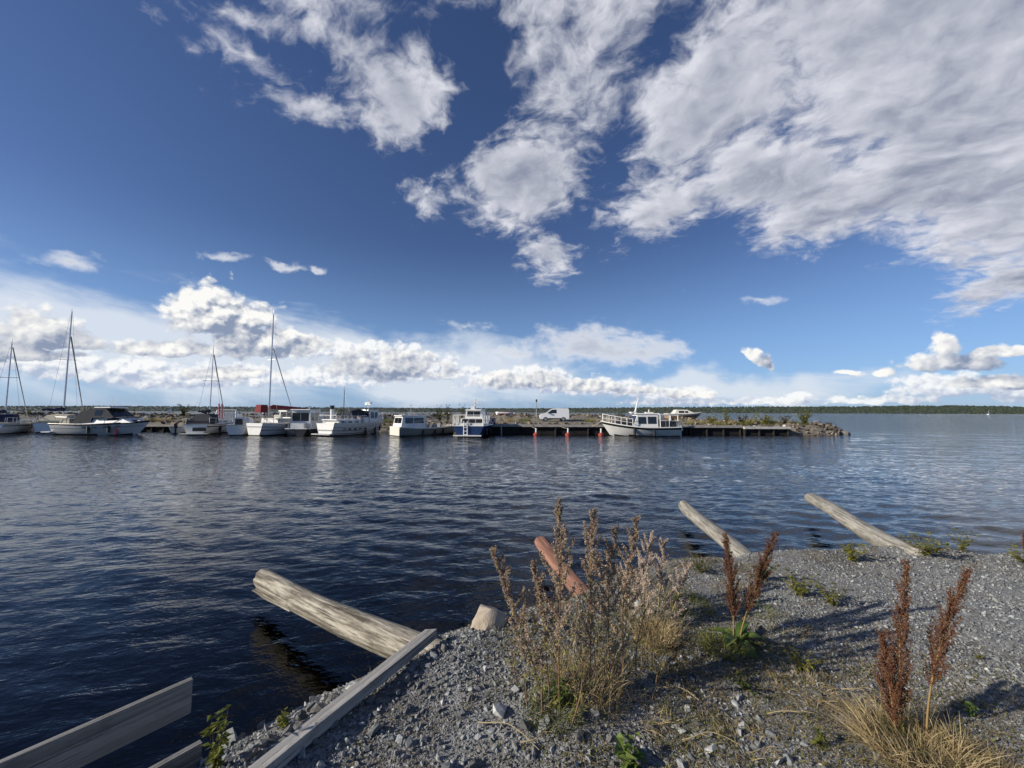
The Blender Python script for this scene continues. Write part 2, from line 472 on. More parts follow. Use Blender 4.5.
def lake():
    nr, na = 640, 640
    r = 0.9 * np.exp(np.linspace(0, math.log(7000 / 0.9), nr))
    a = np.linspace(R(-125), R(125), na)
    Rr, A = np.meshgrid(r, a, indexing='ij')
    x, y = Rr * np.sin(A), Rr * np.cos(A)
    cell = Rr * (math.log(7000 / 0.9) / nr)
    z = np.zeros_like(x)
    g = np.random.default_rng(3)
    for lam in np.geomspace(0.28, 4.2, 56):
        th = R(78) + g.normal(0, R(24))                    # wind sea running towards the shore
        kx, ky = math.cos(th) * 2 * PI / lam, math.sin(th) * 2 * PI / lam
        amp = 0.0038 * lam ** 0.9 if lam < 0.7 else 0.0038 * 0.7 ** 0.9 * (0.7 / lam) ** 0.8
        fade = np.clip(lam / cell / 2.6 - 0.6, 0, 1)
        ph = g.uniform(0, 2 * PI)
        w = np.sin(kx * x + ky * y + ph + 0.6 * np.sin((ky * x - kx * y) * 0.13 + ph * 3))
        z += amp * fade * (w - 0.25 * np.cos(2 * (kx * x + ky * y + ph)))
    gust = 0.8 + 0.9 * vnoise(x, y, 7.0, 4) + 0.6 * vnoise(x, y, 2.2, 6)
    near = np.clip((Rr - 1.5) / 9.0, 0.30, 1.0)                 # sheltered close to the bank
    z *= np.clip(gust, 0.25, 1.6) * near
    V = np.stack([x.ravel(), y.ravel(), z.ravel()], 1)
    i = (np.arange(nr - 1)[:, None] * na + np.arange(na - 1)[None]).ravel()
    o = np_mesh('water', V, np.stack([i, i + 1, i + na + 1, i + na], 1), water_mat(), None, True)
    tag(o, kind='structure')
lake()

# ------------------------------------------------------------------ far shore: low wooded hills across the lake
def forest_mat(name, a, b_):
    def b(nt, p):
        w = worldpos(nt)
        n = noise(w, 0.02, 4, 0.65)
        s = attr(nt, 'shade')
        setv(nt, p, 'Base Color', mix(s * 0.6 + n * 0.5, a, b_)); setv(nt, p, 'Roughness', 0.9)
        p.inputs['Specular IOR Level'].default_value = 0.1
    return mat(name, b)

def far_shore():
    # ridge line read across the photograph: pixel column, crest row above the waterline
    def crest(px):
        pts = [(-700, 6), (0, 5.0), (120, 5.6), (250, 5.0), (380, 4.6), (470, 4.2), (560, 4.6), (640, 5.8), (760, 7.2), (850, 7.4), (905, 8.4), (960, 8.8), (1024, 7.6), (1200, 8), (1700, 7)]
        return 1.15 * np.interp(px, [q[0] for q in pts], [q[1] for q in pts])
    def dist(px):
        return np.interp(px, [-700, 0, 500, 640, 760, 1024, 1700], [4600, 4600, 5000, 3600, 2900, 2500, 2500])
    n = 520
    px = np.linspace(-330, 1360, n); az = np.arctan((px - 512) / F_PX)
    V = []; rows = 7
    for j in range(rows):
        t = j / (rows - 1)
        d = dist(px) / np.cos(az) * 1.0 + t * 700
        H = crest(px) / F_PX * dist(px) * 0.90
        z = -1.0 + (H + 4 + 9 * vnoise(px * 0.02 + j, px * 0 + j, 1.0, 11)) * math.sin(t * PI / 2) * 0.92
        V.append(np.stack([d * np.sin(az), d * np.cos(az), z], 1))
    V = np.concatenate(V)
    i = (np.arange(rows - 1)[:, None] * n + np.arange(n - 1)[None]).ravel()
    hills = np_mesh('hills', V, np.stack([i, i + 1, i + n + 1, i + n], 1), plain('hill_soil', (0.05, 0.06, 0.035), 0.9), None, True)
    tag(hills, kind='structure')
    # tree tops standing all over the slope
    g = np.random.default_rng(12)
    N = 9000
    p = g.uniform(-300, 1330, N); t = g.beta(0.9, 1.1, N)
    az = np.arctan((p - 512) / F_PX); d = dist(p) / np.cos(az) + t * 690
    H = crest(p) / F_PX * dist(p) * 0.90
    zb = -1.0 + (H + 4) * np.sin(t * PI / 2) * 0.92 - 3
    hh = g.uniform(9, 15, N); rr = hh * g.uniform(0.4, 0.8, N)
    x, y = d * np.sin(az), d * np.cos(az)
    k = 6
    an = np.arange(k) / k * 2 * PI
    ring = np.stack([np.cos(an), np.sin(an)], 1)
    Vv = np.zeros((N, 2 * k + 1, 3))
    for q, (fr, fh) in enumerate(((0.9, 0.10), (0.85, 0.60))):
        Vv[:, q*k:(q+1)*k, 0] = x[:, None] + ring[:, 0] * (rr * fr)[:, None] * g.uniform(.7, 1.3, (N, k))
        Vv[:, q*k:(q+1)*k, 1] = y[:, None] + ring[:, 1] * (rr * fr)[:, None] * g.uniform(.7, 1.3, (N, k))
        Vv[:, q*k:(q+1)*k, 2] = zb[:, None] + (hh * fh)[:, None]
    Vv[:, 2*k] = np.stack([x, y, zb + hh], 1)
    f = []
    for c in range(k):
        e = (c + 1) % k
        f += [(c, e, k + e), (c, k + e, k + c), (k + c, k + e, 2*k)]
    f = np.array(f); Fa = (f[None] + (np.arange(N) * (2*k + 1))[:, None, None]).reshape(-1, 3)
    sh = np.repeat(g.uniform(0, 1, N) ** 1.5, 2*k + 1)
    o = np_mesh('far_forest', Vv.reshape(-1, 3), Fa, forest_mat('forest', (0.020, 0.030, 0.022), (0.060, 0.074, 0.040)), None, False, sh)
    tag(o, 'dark wooded shore running along the far side of the lake', 'forest', kind='stuff')
far_shore()
# ------------------------------------------------------------------ shapes in bmesh
def tube(bm, p0, p1, r0, r1=None, seg=6, caps=True):
    p0, p1 = Vector(p0), Vector(p1); r1 = r0 if r1 is None else r1
    d = (p1 - p0).normalized(); a = d.orthogonal().normalized(); b = d.cross(a)
    q = [[bm.verts.new(p + (a * math.cos(t) + b * math.sin(t)) * r) for t in [2*PI*i/seg for i in range(seg)]] for p, r in ((p0, r0), (p1, r1))]
    for i in range(seg):
        j = (i + 1) % seg
        bm.faces.new((q[0][i], q[0][j], q[1][j], q[1][i]))
    if caps:
        bm.faces.new(q[0][::-1]); bm.faces.new(q[1])

def box(bm, c, s, rz=0.0, taper=(1, 1), shear=(0, 0)):
    """box centred at c with size s; the top is scaled by taper and shifted by shear"""
    c = Vector(c); cs, sn = math.cos(rz), math.sin(rz); v = []
    for z in (-1, 1):
        for x, y in ((-1, -1), (1, -1), (1, 1), (-1, 1)):
            k = taper if z > 0 else (1, 1); sh = shear if z > 0 else (0, 0)
            lx, ly = x * s[0] / 2 * k[0] + sh[0], y * s[1] / 2 * k[1] + sh[1]
            v.append(bm.verts.new(c + Vector((lx * cs - ly * sn, lx * sn + ly * cs, z * s[2] / 2))))
    for f in ((3, 2, 1, 0), (4, 5, 6, 7), (0, 1, 5, 4), (1, 2, 6, 5), (2, 3, 7, 6), (3, 0, 4, 7)):
        bm.faces.new([v[i] for i in f])
    return v

def prism(bm, pts, y0, y1, top_in=0.0):
    """side outline (x,z) pushed from y0 to y1; points above the lowest are drawn in by top_in"""
    zs = [p[1] for p in pts]; z0, z1 = min(zs), max(zs)
    def k(z): return (z - z0) / max(z1 - z0, 1e-6) * top_in
    a = [bm.verts.new((x, y0 + k(z), z)) for x, z in pts]; b = [bm.verts.new((x, y1 - k(z), z)) for x, z in pts]
    n = len(pts)
    for i in range(n):
        j = (i + 1) % n
        bm.faces.new((a[i], b[i], b[j], a[j]))
    bm.faces.new(a); bm.faces.new(b[::-1])

def ball(bm, c, r, sc=(1, 1, 1), u=8, v=6):
    bmesh.ops.create_uvsphere(bm, u_segments=u, v_segments=v, radius=r, matrix=Matrix.Translation(c) @ Matrix.Diagonal((*sc, 1)))

def build(name, fn, m, parent=None, smooth=False, bevel=0.0):
    bm = bmesh.new(); fn(bm)
    if bevel: bmesh.ops.bevel(bm, geom=bm.edges[:] , offset=bevel, segments=2, affect='EDGES', profile=0.7)
    bmesh.ops.recalc_face_normals(bm, faces=bm.faces)
    me = bpy.data.meshes.new(name); bm.to_mesh(me); bm.free()
    return link(name, me, m, parent, smooth)

# ------------------------------------------------------------------ weathered wood
def wood_mat(name, a, b_, crack=(0.05, 0.045, 0.04), axis_sc=(1.6, 26, 26), stain=None):
    def b(nt, p):
        c = coords(nt)
        g1 = noise(mapping(c, sc=axis_sc, kind='POINT'), 1.0, 6, 0.68, 0.3)
        g2 = noise(mapping(c, sc=(axis_sc[0]*1.4, axis_sc[1]*3.2, axis_sc[2]*3.2), kind='POINT'), 1.0, 4, 0.6)
        blot = noise(mapping(c, sc=(5, 11, 11), kind='POINT'), 1.0, 6, 0.72)
        col = mix(g1.smooth(0.36, 0.66), a, b_)
        col = mix((g2.smooth(0.60, 0.70)) * 0.75, col, crack)
        col = mix(blot.smooth(0.50, 0.72) * 0.6, col, stain or tuple(v * 0.45 for v in a))
        setv(nt, p, 'Base Color', col); setv(nt, p, 'Roughness', 0.85)
        p.inputs['Specular IOR Level'].default_value = 0.3
        bump(nt, p, g1 * 0.8 - g2.smooth(0.58, 0.72) * 1.1 + blot * 0.5, 0.8, 0.012)
    return mat(name, b)

def log_mesh(name, p_base, p_tip, r_base, r_tip, m, seed, broken=False, extra=0.55):
    """a trunk along local x, base at the origin, running into the bank behind it"""
    p0, p1 = Vector(p_base), Vector(p_tip); d = (p1 - p0); L = d.length; d.normalize()
    g = np.random.default_rng(seed)
    ns, na = 70, 26
    xs_ = np.linspace(-extra, L, ns); V = []
    ph = g.uniform(0, 6.28, 6)
    for i, x in enumerate(xs_):
        t = (x + extra) / (L + extra)
        r = r_base + (r_tip - r_base) * t
        for j in range(na):
            a = 2 * PI * j / na
            rr = r * (1 + 0.03 * math.sin(1.0 * x + 2 * a) + 0.05 * max(0, 1 - ((x - 0.9) / .12) ** 2 - ((a - 1.6) / .4) ** 2) + 0.045 * math.sin(2 * a + ph[0] + x * .6) + 0.03 * math.sin(3 * a + ph[1] - x * 1.1) + 0.018 * math.sin(7 * a + ph[2] + x * 2.3) + g.normal(0, 0.008))
            ex = 0.0
            if i >= ns - 3 and not broken: rr *= (0.985, 0.95, 0.88)[i - ns + 3]; ex = g.normal(0, 0.006)
            if i == ns - 1 and broken: ex = -0.10 * max(0, math.sin(a * 1.0 + 2.6)) + g.normal(0, 0.018)
            if i == ns - 2 and broken: ex = -0.06 * max(0, math.sin(a * 1.0 + 2.6)) + g.normal(0, 0.008)
            V.append((x + ex, rr * math.cos(a) + 0.02 * math.sin(x * 1.3 + ph[3]), rr * math.sin(a) + 0.012 * math.sin(x * 1.7 + ph[4])))
    Fc = []
    for i in range(ns - 1):
        for j in range(na):
            k = (j + 1) % na
            Fc.append((i*na + j, i*na + k, (i+1)*na + k, (i+1)*na + j))
    nb = len(V)
    V.append((L - (0.02 if broken else 0.005), 0, 0)); V.append((-extra, 0, 0))
    tri = []
    for j in range(na):
        k = (j + 1) % na
        tri.append(((ns-1)*na + j, (ns-1)*na + k, nb)); tri.append((k, j, nb + 1))
    me = bpy.data.meshes.new(name); me.from_pydata([Vector(v) for v in V], [], Fc + tri); me.update()
    o = link(name, me, m, None, True)
    o.rotation_euler = d.to_track_quat('X', 'Z').to_euler(); o.location = p0
    return o

W_GREY = wood_mat('weathered_log', (0.10, 0.085, 0.064), (0.46, 0.42, 0.34))
W_PALE = wood_mat('pale_log', (0.19, 0.175, 0.145), (0.42, 0.395, 0.34))
W_RED = wood_mat('red_log', (0.17, 0.085, 0.06), (0.33, 0.17, 0.12), stain=(0.12, 0.07, 0.05))
W_PLANK = wood_mat('grey_plank', (0.30, 0.285, 0.26), (0.48, 0.455, 0.42), axis_sc=(0.9, 30, 30))

LG = 'logs lying on the bank with their ends out over the water'
log1 = log_mesh('log', at_z(424, 656, 0.40), at_z(262, 579, 0.29), 0.122, 0.103, W_GREY, 1, True)
tag(log1, 'thick grey weathered log with a splintered end, crossed by the square timber', 'log', LG)
def splinter(bm):
    prism(bm, [(0.0, -0.012), (0.55, -0.02), (0.9, 0.0), (0.50, 0.028), (0.0, 0.03)], -0.05, 0.06, 0.01)
L1 = (at_z(262, 579, 0.29) - at_z(424, 656, 0.40)).length
sp = build('splinter', splinter, W_GREY, log1); sp.location = (L1 - 0.83, 0.02, -0.112)
log2 = log_mesh('log', at_y(590, 600, 4.4), at_y(541, 541, 5.75), 0.098, 0.092, W_RED, 2)
tag(log2, 'reddish brown log poking out behind the tall dry weeds', 'log', LG)
log3 = log_mesh('log', at_y(752, 566, 4.75), at_y(684, 505, 8.2), 0.115, 0.105, W_PALE, 3)
tag(log3, 'pale log reaching over the water behind the two rusty dock plumes', 'log', LG)
log4 = log_mesh('log', at_y(897, 548, 5.0), at_y(809, 497, 8.4), 0.13, 0.112, W_PALE, 4)
tag(log4, 'pale log farthest right, ending on bare gravel beside yellow leaved weeds', 'log', LG)

def plank_between(name, a, b, w, h, m, extra0=0.0, cut=0.0, parent=None, bevel=0.004):
    """straight timber whose top face centre line runs from a to b"""
    a, b = Vector(a), Vector(b); d = b - a; L = d.length
    def f(bm):
        v = []
        n = 14
        for i in range(n + 1):
            x = -extra0 + (L + extra0) * i / n
            for y, z in ((-w/2, -h), (w/2, -h), (w/2, 0), (-w/2, 0)):
                e = cut * y if i == n else 0
                v.append(bm.verts.new((x + e, y + 0.002 * math.sin(x * 5), z)))
        for i in range(n):
            for j in range(4):
                k = (j + 1) % 4
                bm.faces.new((v[i*4+j], v[i*4+k], v[i*4+4+k], v[i*4+4+j]))
        bm.faces.new(v[3::-1] if False else [v[3], v[2], v[1], v[0]]); bm.faces.new(v[-4:])
        sharp = [e for e in bm.edges if len(e.link_faces) == 2 and e.calc_face_angle(0) > 0.8]
        bmesh.ops.bevel(bm, geom=sharp, offset=bevel, segments=2, affect='EDGES')
    o = build(name, f, m, parent)
    o.location = a; o.rotation_euler = d.to_track_quat('X', 'Z').to_euler()
    return o

timber = plank_between('timber', at_z(256, 768, 0.715), at_z(431, 629, 0.725), 0.066, 0.060, W_PLANK, 1.2, -0.6)
tag(timber, 'long square grey timber lying on the gravel edge across the thick log', 'timber')

# plain board railing left of the bank: two boards on posts standing below the picture
rail = empty('board_railing', (-2.6, 0.6, 0.0))
tag(rail, 'unpainted grey board railing ending above the water, left of the bank', 'railing')
W_RAIL = wood_mat('dark_grey_board', (0.18, 0.172, 0.16), (0.31, 0.30, 0.28), axis_sc=(0.9, 30, 30))
a2 = at_y(192, 678, 2.30); v2 = Vector((-0.589, -0.808, 0))
def railb(end, L, h):
    s = Vector(end) + v2 * L
    o = plank_between('board', s - rail.location, Vector(end) - rail.location, 0.030, h, W_RAIL, 0, 0, rail, 0.003)
    for x in (L - 1.42, L - 1.36):
        for z in (-h * .3, -h * .7):
            build('nail', lambda bm: tube(bm, (x, -.0155, z), (x, -.0185, z), .006, seg=8), NAIL, o)
    return o
NAIL = plain('rusty_nail', (0.12, 0.06, 0.035), 0.7, 0.4)
railb(a2, 2.6, 0.177)
b2 = at_y(201, 741, 2.0)
railb(b2, 2.4, 0.160)
for L in (1.45, 2.5):
    q = Vector(a2) + v2 * L + Vector((-0.045, 0.03, 0)) - rail.location
    def post(bm, q=q): box(bm, (q.x, q.y, q.z / 2 - 0.5 ), (0.07, 0.07, q.z + 1.0), R(36))
    build('post', post, W_RAIL, rail)
# ------------------------------------------------------------------ stones
def ico(seed):
    g = np.random.default_rng(seed)
    bm = bmesh.new(); bmesh.ops.create_icosphere(bm, subdivisions=1, radius=1.0)
    V = np.array([v.co[:] for v in bm.verts]); Fc = np.array([[v.index for v in f.verts] for f in bm.faces]); bm.free()
    return V, Fc
ICO_V, ICO_F = ico(0)
bm_ = bmesh.new(); bmesh.ops.create_icosphere(bm_, subdivisions=3, radius=1.0)
ICO3_V = np.array([v.co[:] for v in bm_.verts]); ICO3_F = np.array([[v.index for v in f.verts] for f in bm_.faces]); bm_.free()
_a = (1 + 5 ** .5) / 2
I20 = np.array([(-1, _a, 0), (1, _a, 0), (-1, -_a, 0), (1, -_a, 0), (0, -1, _a), (0, 1, _a), (0, -1, -_a), (0, 1, -_a), (_a, 0, -1), (_a, 0, 1), (-_a, 0, -1), (-_a, 0, 1)]) / math.hypot(1, _a)
F20 = np.array([(0,11,5),(0,5,1),(0,1,7),(0,7,10),(0,10,11),(1,5,9),(5,11,4),(11,10,2),(10,7,6),(7,1,8),(3,9,4),(3,4,2),(3,2,6),(3,6,8),(3,8,9),(4,9,5),(2,4,11),(6,2,10),(8,6,7),(9,8,1)])

def stones(name, pos, size, m, seed, flat=0.6):
    """many broken stones in one mesh: pos (n,3), size (n,)"""
    g = np.random.default_rng(seed); n = len(pos)
    V = np.repeat(I20[None], n, 0) * g.uniform(0.62, 1.25, (n, 12, 1))
    for k in range(4):                                              # broken faces
        nn = g.normal(size=(n, 1, 3)); nn /= np.linalg.norm(nn, axis=2, keepdims=True); h = g.uniform(.22, .6, (n, 1, 1))
        over = np.clip((V * nn).sum(2, keepdims=True) - h, 0, None); V -= over * nn
    V *= np.stack([g.uniform(.9, 1.7, n), g.uniform(.7, 1.15, n), g.uniform(flat * .7, flat * 1.3, n)], 1)[:, None]
    q = g.normal(size=(n, 4)); q[:, 1:3] *= 0.35; q /= np.linalg.norm(q, axis=1, keepdims=True)
    w, x, y, z = q.T
    Rm = np.stack([1-2*(y*y+z*z), 2*(x*y-z*w), 2*(x*z+y*w), 2*(x*y+z*w), 1-2*(x*x+z*z), 2*(y*z-x*w), 2*(x*z-y*w), 2*(y*z+x*w), 1-2*(x*x+y*y)], 1).reshape(n, 3, 3)
    V = np.einsum('nij,nkj->nki', Rm, V) * size[:, None, None] + pos[:, None]
    Fc = (F20[None] + (np.arange(n) * 12)[:, None, None]).reshape(-1, 3)
    sh = np.repeat(g.uniform(0, 1, n), 12)
    return np_mesh(name, V.reshape(-1, 3), Fc, m, None, False, sh)

def stone_mat(name, dark, light, bright, brown=(0.16, 0.12, 0.08)):
    def b(nt, p):
        w = worldpos(nt); s = attr(nt, 'shade')
        n = noise(w, 30, 4, 0.7)
        c = mix(s.pow(1.35), dark, light)
        c = mix(s.smooth(0.965, 0.99), c, bright)
        c = mix((noise(w, 2.0, 3) * 0.6 + n * 0.5).smooth(0.56, 0.72) * 0.6, c, brown)
        setv(nt, p, 'Base Color', c); setv(nt, p, 'Roughness', 0.85)
        p.inputs['Specular IOR Level'].default_value = 0.3
        bump(nt, p, n, 0.5, 0.01)
    return mat(name, b)
RUBBLE = stone_mat('rubble', (0.09, 0.072, 0.055), (0.27, 0.22, 0.165), (0.5, 0.48, 0.44), (0.12, 0.09, 0.045))

def boulder(name, loc, r, sc, m, seed, rz=0.0):
    g = np.random.default_rng(seed); V = ICO3_V.copy()
    for k in range(11):                                          # chipped faces
        n = g.normal(size=3); n /= np.linalg.norm(n); h = g.uniform(0.45, 0.8)
        d = V @ n; over = np.clip(d - h, 0, None); V -= over[:, None] * n * 0.97
    for fr, am in ((3, .05), (7, .03), (13, .018), (22, .010)): V = V * (1 + am * np.sin(V @ g.normal(size=(3, 1)) * fr + g.uniform(0, 6)) * np.sin(V @ g.normal(size=(3, 1)) * fr * .8 + g.uniform(0, 6)))
    V = V * np.array(sc) * r
    o = np_mesh(name, V, ICO3_F, m, None, True); o.data.set_sharp_from_angle(angle=R(32)); o.location = loc; o.rotation_euler = (0, 0, rz)
    return o
def rock_mat(name, a, b_, lichen=(0.4, 0.38, 0.3)):
    def b(nt, p):
        c = coords(nt); n = noise(c, 6, 6, 0.7); f = noise(c, 40, 4, 0.7)
        col = mix(n.smooth(0.3, 0.7), a, b_)
        col = mix((f.smooth(0.55, 0.7)) * 0.5, col, lichen)
        setv(nt, p, 'Base Color', col); setv(nt, p, 'Roughness', 0.85); bump(nt, p, n + f * 0.3, 0.6, 0.03)
    return mat(name, b)
ROCK_TAN = rock_mat('tan_rock', (0.31, 0.25, 0.18), (0.50, 0.43, 0.34))
ROCK_GREY = rock_mat('grey_rock', (0.09, 0.085, 0.08), (0.20, 0.19, 0.175), (0.26, 0.25, 0.22))
ROCK_PALE = rock_mat('pale_rock', (0.42, 0.40, 0.37), (0.62, 0.60, 0.56))

# ------------------------------------------------------------------ breakwater
def jet_edge(x): return np.interp(x, [-90, -40, -12, -6, 24, 29, 35.2], [47.5, 46.0, 44.5, 41.8, 41.8, 40.6, 41.0])
def jet_crest(x): return np.interp(x, [-90, -20, -8, 14, 24, 30, 35], [5.0, 6.0, 17.0, 17.0, 7.0, 3.0, 1.5])
def jet_z(x, y):
    x = np.asarray(x, float); y = np.asarray(y, float)
    e = jet_edge(x); c = jet_crest(x); u = y - e + vnoise(x, y, 1.5, 21) * 0.7
    flat = np.interp(x, [-90, -20, -4, 24, 35], [0.95, 0.9, 1.0, 0.9, 0.6])
    top = np.interp(x, [-90, -20, 0, 14, 24, 31, 35], [1.7, 1.65, 1.75, 1.7, 1.25, 0.95, 0.7])
    rise = np.clip((u - c + 4.0) / 3.0, 0, 1); rise = rise * rise * (3 - 2 * rise)
    z = flat + (top - flat) * rise
    back = np.clip(u - c - 1.2, 0, None); z = z - back * 0.75
    z = np.where(u < 0.5, np.minimum(z, -0.6 + (u + 0.9) * 1.1), z)
    tip = np.clip((x - 33.6) / 2.0, 0, None); z = z - tip * 1.5
    return np.maximum(z + vnoise(x, y, 0.9, 22) * 0.28 * (0.3 + rise) + vnoise(x, y, 0.35, 23) * 0.10, -3)
def jet_mat():
    def b(nt, p):
        w = worldpos(nt); n = noise(w, 0.7, 5, 0.65); f = noise(w, 6, 5, 0.7)
        c = mix(f.smooth(0.3, 0.7), (0.13, 0.11, 0.085), (0.30, 0.265, 0.21))
        c = mix(n.smooth(0.52, 0.66) * 0.75, c, (0.085, 0.085, 0.03))
        setv(nt, p, 'Base Color', c); setv(nt, p, 'Roughness', 0.9); bump(nt, p, f, 0.8, 0.15)
    return mat('jetty_soil', b)
bw = grid_mesh('breakwater', np.linspace(-90, 37, 330), np.linspace(39, 72, 90), jet_z, jet_mat())
tag(bw, kind='structure')

g = np.random.default_rng(31)
def rubble():
    n = 5200
    x = g.uniform(-88, 35, n); u = g.uniform(-0.8, 1, n)
    e = jet_edge(x); c = jet_crest(x)
    k = g.uniform(0, 1, n)
    y = np.where(k < 0.55, e + c + g.normal(-0.3, 1.3, n), e + g.uniform(-1.0, 1.2, n))
    z = jet_z(x, y); s = g.uniform(0.08, 0.30, n) * np.where(k < 0.55, 1.15, 0.9)
    ok = z > -0.5
    P = np.stack([x, y, z + s * 0.15], 1)[ok]
    o = stones('rubble', P, s[ok], RUBBLE, 5, 0.7)
    tag(o, 'brown grey rubble stones piled along the breakwater', 'rubble', kind='stuff')
rubble()

TIP = [(800, 431, .42), (808, 433, .50), (815, 431, .38), (822, 433.5, .52), (829, 431, .40), (835, 433.5, .45), (841, 432.5, .50), (847, 434, .42), (826, 428, .42), (838, 429, .36), (812, 427, .35)]
for i, (px, py, r) in enumerate(TIP):
    q = at_y(px, py, 40.9 + (434 - py) * 0.5)
    o = boulder('rock', (q.x, q.y, q.z), r, (1.15, .95, .75), ROCK_GREY, 40 + i, g.uniform(0, 6))
    tag(o, 'dark grey rocks heaped at the right hand tip of the breakwater', 'rock', 'rocks at the tip of the breakwater')
q = at_y(818, 424.5, 43.0)
tag(boulder('rock', q, .60, (1.25, .9, .8), ROCK_PALE, 61), 'large pale rock standing above the others at the tip of the breakwater', 'rock')

# ------------------------------------------------------------------ quays
SHADE_WOOD = wood_mat('shade_black_wood', (0.012, 0.011, 0.010), (0.030, 0.027, 0.024))  # near-black wood, its colour standing in for the shade under the decks
DECK = wood_mat('quay_deck', (0.30, 0.28, 0.25), (0.46, 0.43, 0.39), axis_sc=(2, 8, 8))
DECK_LIGHT = wood_mat('new_deck', (0.50, 0.48, 0.44), (0.66, 0.63, 0.58), axis_sc=(2, 8, 8))
def quay(label, x0, x1, y0, y1, z, deck_m):
    r = empty('quay', ((x0 + x1) / 2, y0, 0)); tag(r, label, 'quay')
    L = x1 - x0; W = y1 - y0
    def dk(bm):
        n = int(L / 1.4)
        for i in range(n):
            box(bm, (-L/2 + (i + .5) * L / n, W/2, z - .05), (L / n - 0.02, W, 0.1))
    build('deck', dk, deck_m, r)
    build('edge_beam', lambda bm: box(bm, (0, 0.1, z + 0.075), (L, 0.16, 0.148)), deck_m, r)
    build('facing', lambda bm: box(bm, (0, 0.35, z / 2 - 0.5), (L - .1, 0.12, z + 0.88)), SHADE_WOOD, r)  # dark sheet across the open underside, coloured as the shadow there
    n = max(3, int(L / 3.2))
    for i in range(n + 1):
        x = -L/2 + 0.15 + (L - .3) * i / n
        build('pile', lambda bm: tube(bm, (x, 0.21, -2.2), (x, 0.21, z - .11), 0.12, seg=8), SHADE_WOOD, r)
    return r
xq0 = at_y(489, 426, 39.7).x; xq1 = at_y(689, 426, 39.7).x; xq2 = at_y(744, 428, 39.7).x; xq3 = at_y(791, 428, 39.7).x
quay('long grey timber quay with front coloured black as shade under the deck, behind the red buoys', xq0, xq1, 39.8, 43.0, 0.84, DECK)
quay('short grey timber quay between the white motor yacht and the pale deck', xq1 + .15, xq2, 39.9, 42.4, 0.80, DECK)
quay('pale decked landing stage at the end of the quay, nearest the tip rocks', xq2 + .05, xq3, 39.7, 41.8, 0.70, DECK_LIGHT)
q = at_y(158, 432, 43.6)
quay('low grey timber landing stage right of the dark canopied motor boat', at_y(137, 430, 43.2).x, at_y(176, 430, 43.2).x, 43.2, 46, 0.62, DECK)

RED = plain('red_paint', (0.36, 0.05, 0.035), 0.55); WHITE = plain('white_paint', (0.78, 0.77, 0.74), 0.35, vary=0.05, scale=1.5)
for i, px in enumerate((536, 568, 601)):
    q = at_y(px, 434, 38.3)
    b_ = empty('mooring_buoy', (q.x, q.y, 0))
    def flo(bm):
        tube(bm, (0, 0, -.25), (0, 0, .10), .27, .27, 14); tube(bm, (0, 0, .10), (0, 0, .26), .27, .12, 14)
    build('float', flo, RED, b_)
    build('post', lambda bm: tube(bm, (0, 0, .26), (0.02, 0, .66), .08, .08, 8), WHITE, b_)
    tag(b_, ['red mooring buoy with white post, in the water left of the van', 'red mooring buoy with white post, below the right end of the van', 'red mooring buoy with white post, at the bow of the white motor yacht'][i], 'buoy', 'red mooring buoys along the quay')
STEEL = plain('galvanised', (0.45, 0.46, 0.47), 0.4, 0.6)
GREYP = plain('grey_paint', (0.36, 0.36, 0.36), 0.5)
DARK = plain('dark_rubber', (0.02, 0.02, 0.022), 0.6)

# safety post and boxes on the quay
q = at_y(491.5, 424, 40.6)
sp_ = empty('rescue_post', (q.x, q.y, 0.84))
tag(sp_, 'red and white rescue post with lifebuoy on the quay, right of the blue boat', 'rescue post')
build('post', lambda bm: tube(bm, (0, 0, 0), (0, 0, 1.0), .05, seg=8), WHITE, sp_)
build('board', lambda bm: box(bm, (0.1, 0.0, 0.45), (0.6, .05, .62)), RED, sp_)
def ring(bm):
    for i in range(14):
        a, b2_ = 2*PI*i/14, 2*PI*(i+1)/14
        tube(bm, (.1 + .2*math.cos(a), -.07, .5 + .2*math.sin(a)), (.1 + .2*math.cos(b2_), -.07, .5 + .2*math.sin(b2_)), .05, seg=6, caps=False)
build('lifebuoy', ring, WHITE, sp_)
q = at_y(516, 425, 40.3)
def bol(bm):
    tube(bm, (-.45, 0, .08), (.45, 0, .08), .07, seg=8); tube(bm, (0, 0, 0), (0, 0, .42), .09, .07, 8); box(bm, (0, 0, .02), (.9, .25, .05))
tag(build('bollard', bol, GREYP, None), 'low grey mooring bollard on the edge of the long quay', 'bollard').location = (q.x, q.y, 0.842)
q = at_y(502, 434, 39.3)
tag(build('mooring_pole', lambda bm: tube(bm, (0, 0, -1.5), (-0.08, 0, .85), .07, .06, 8), GREYP), 'thin grey mooring pole in the water right of the blue boat', 'pole').location = (q.x, q.y, 0)

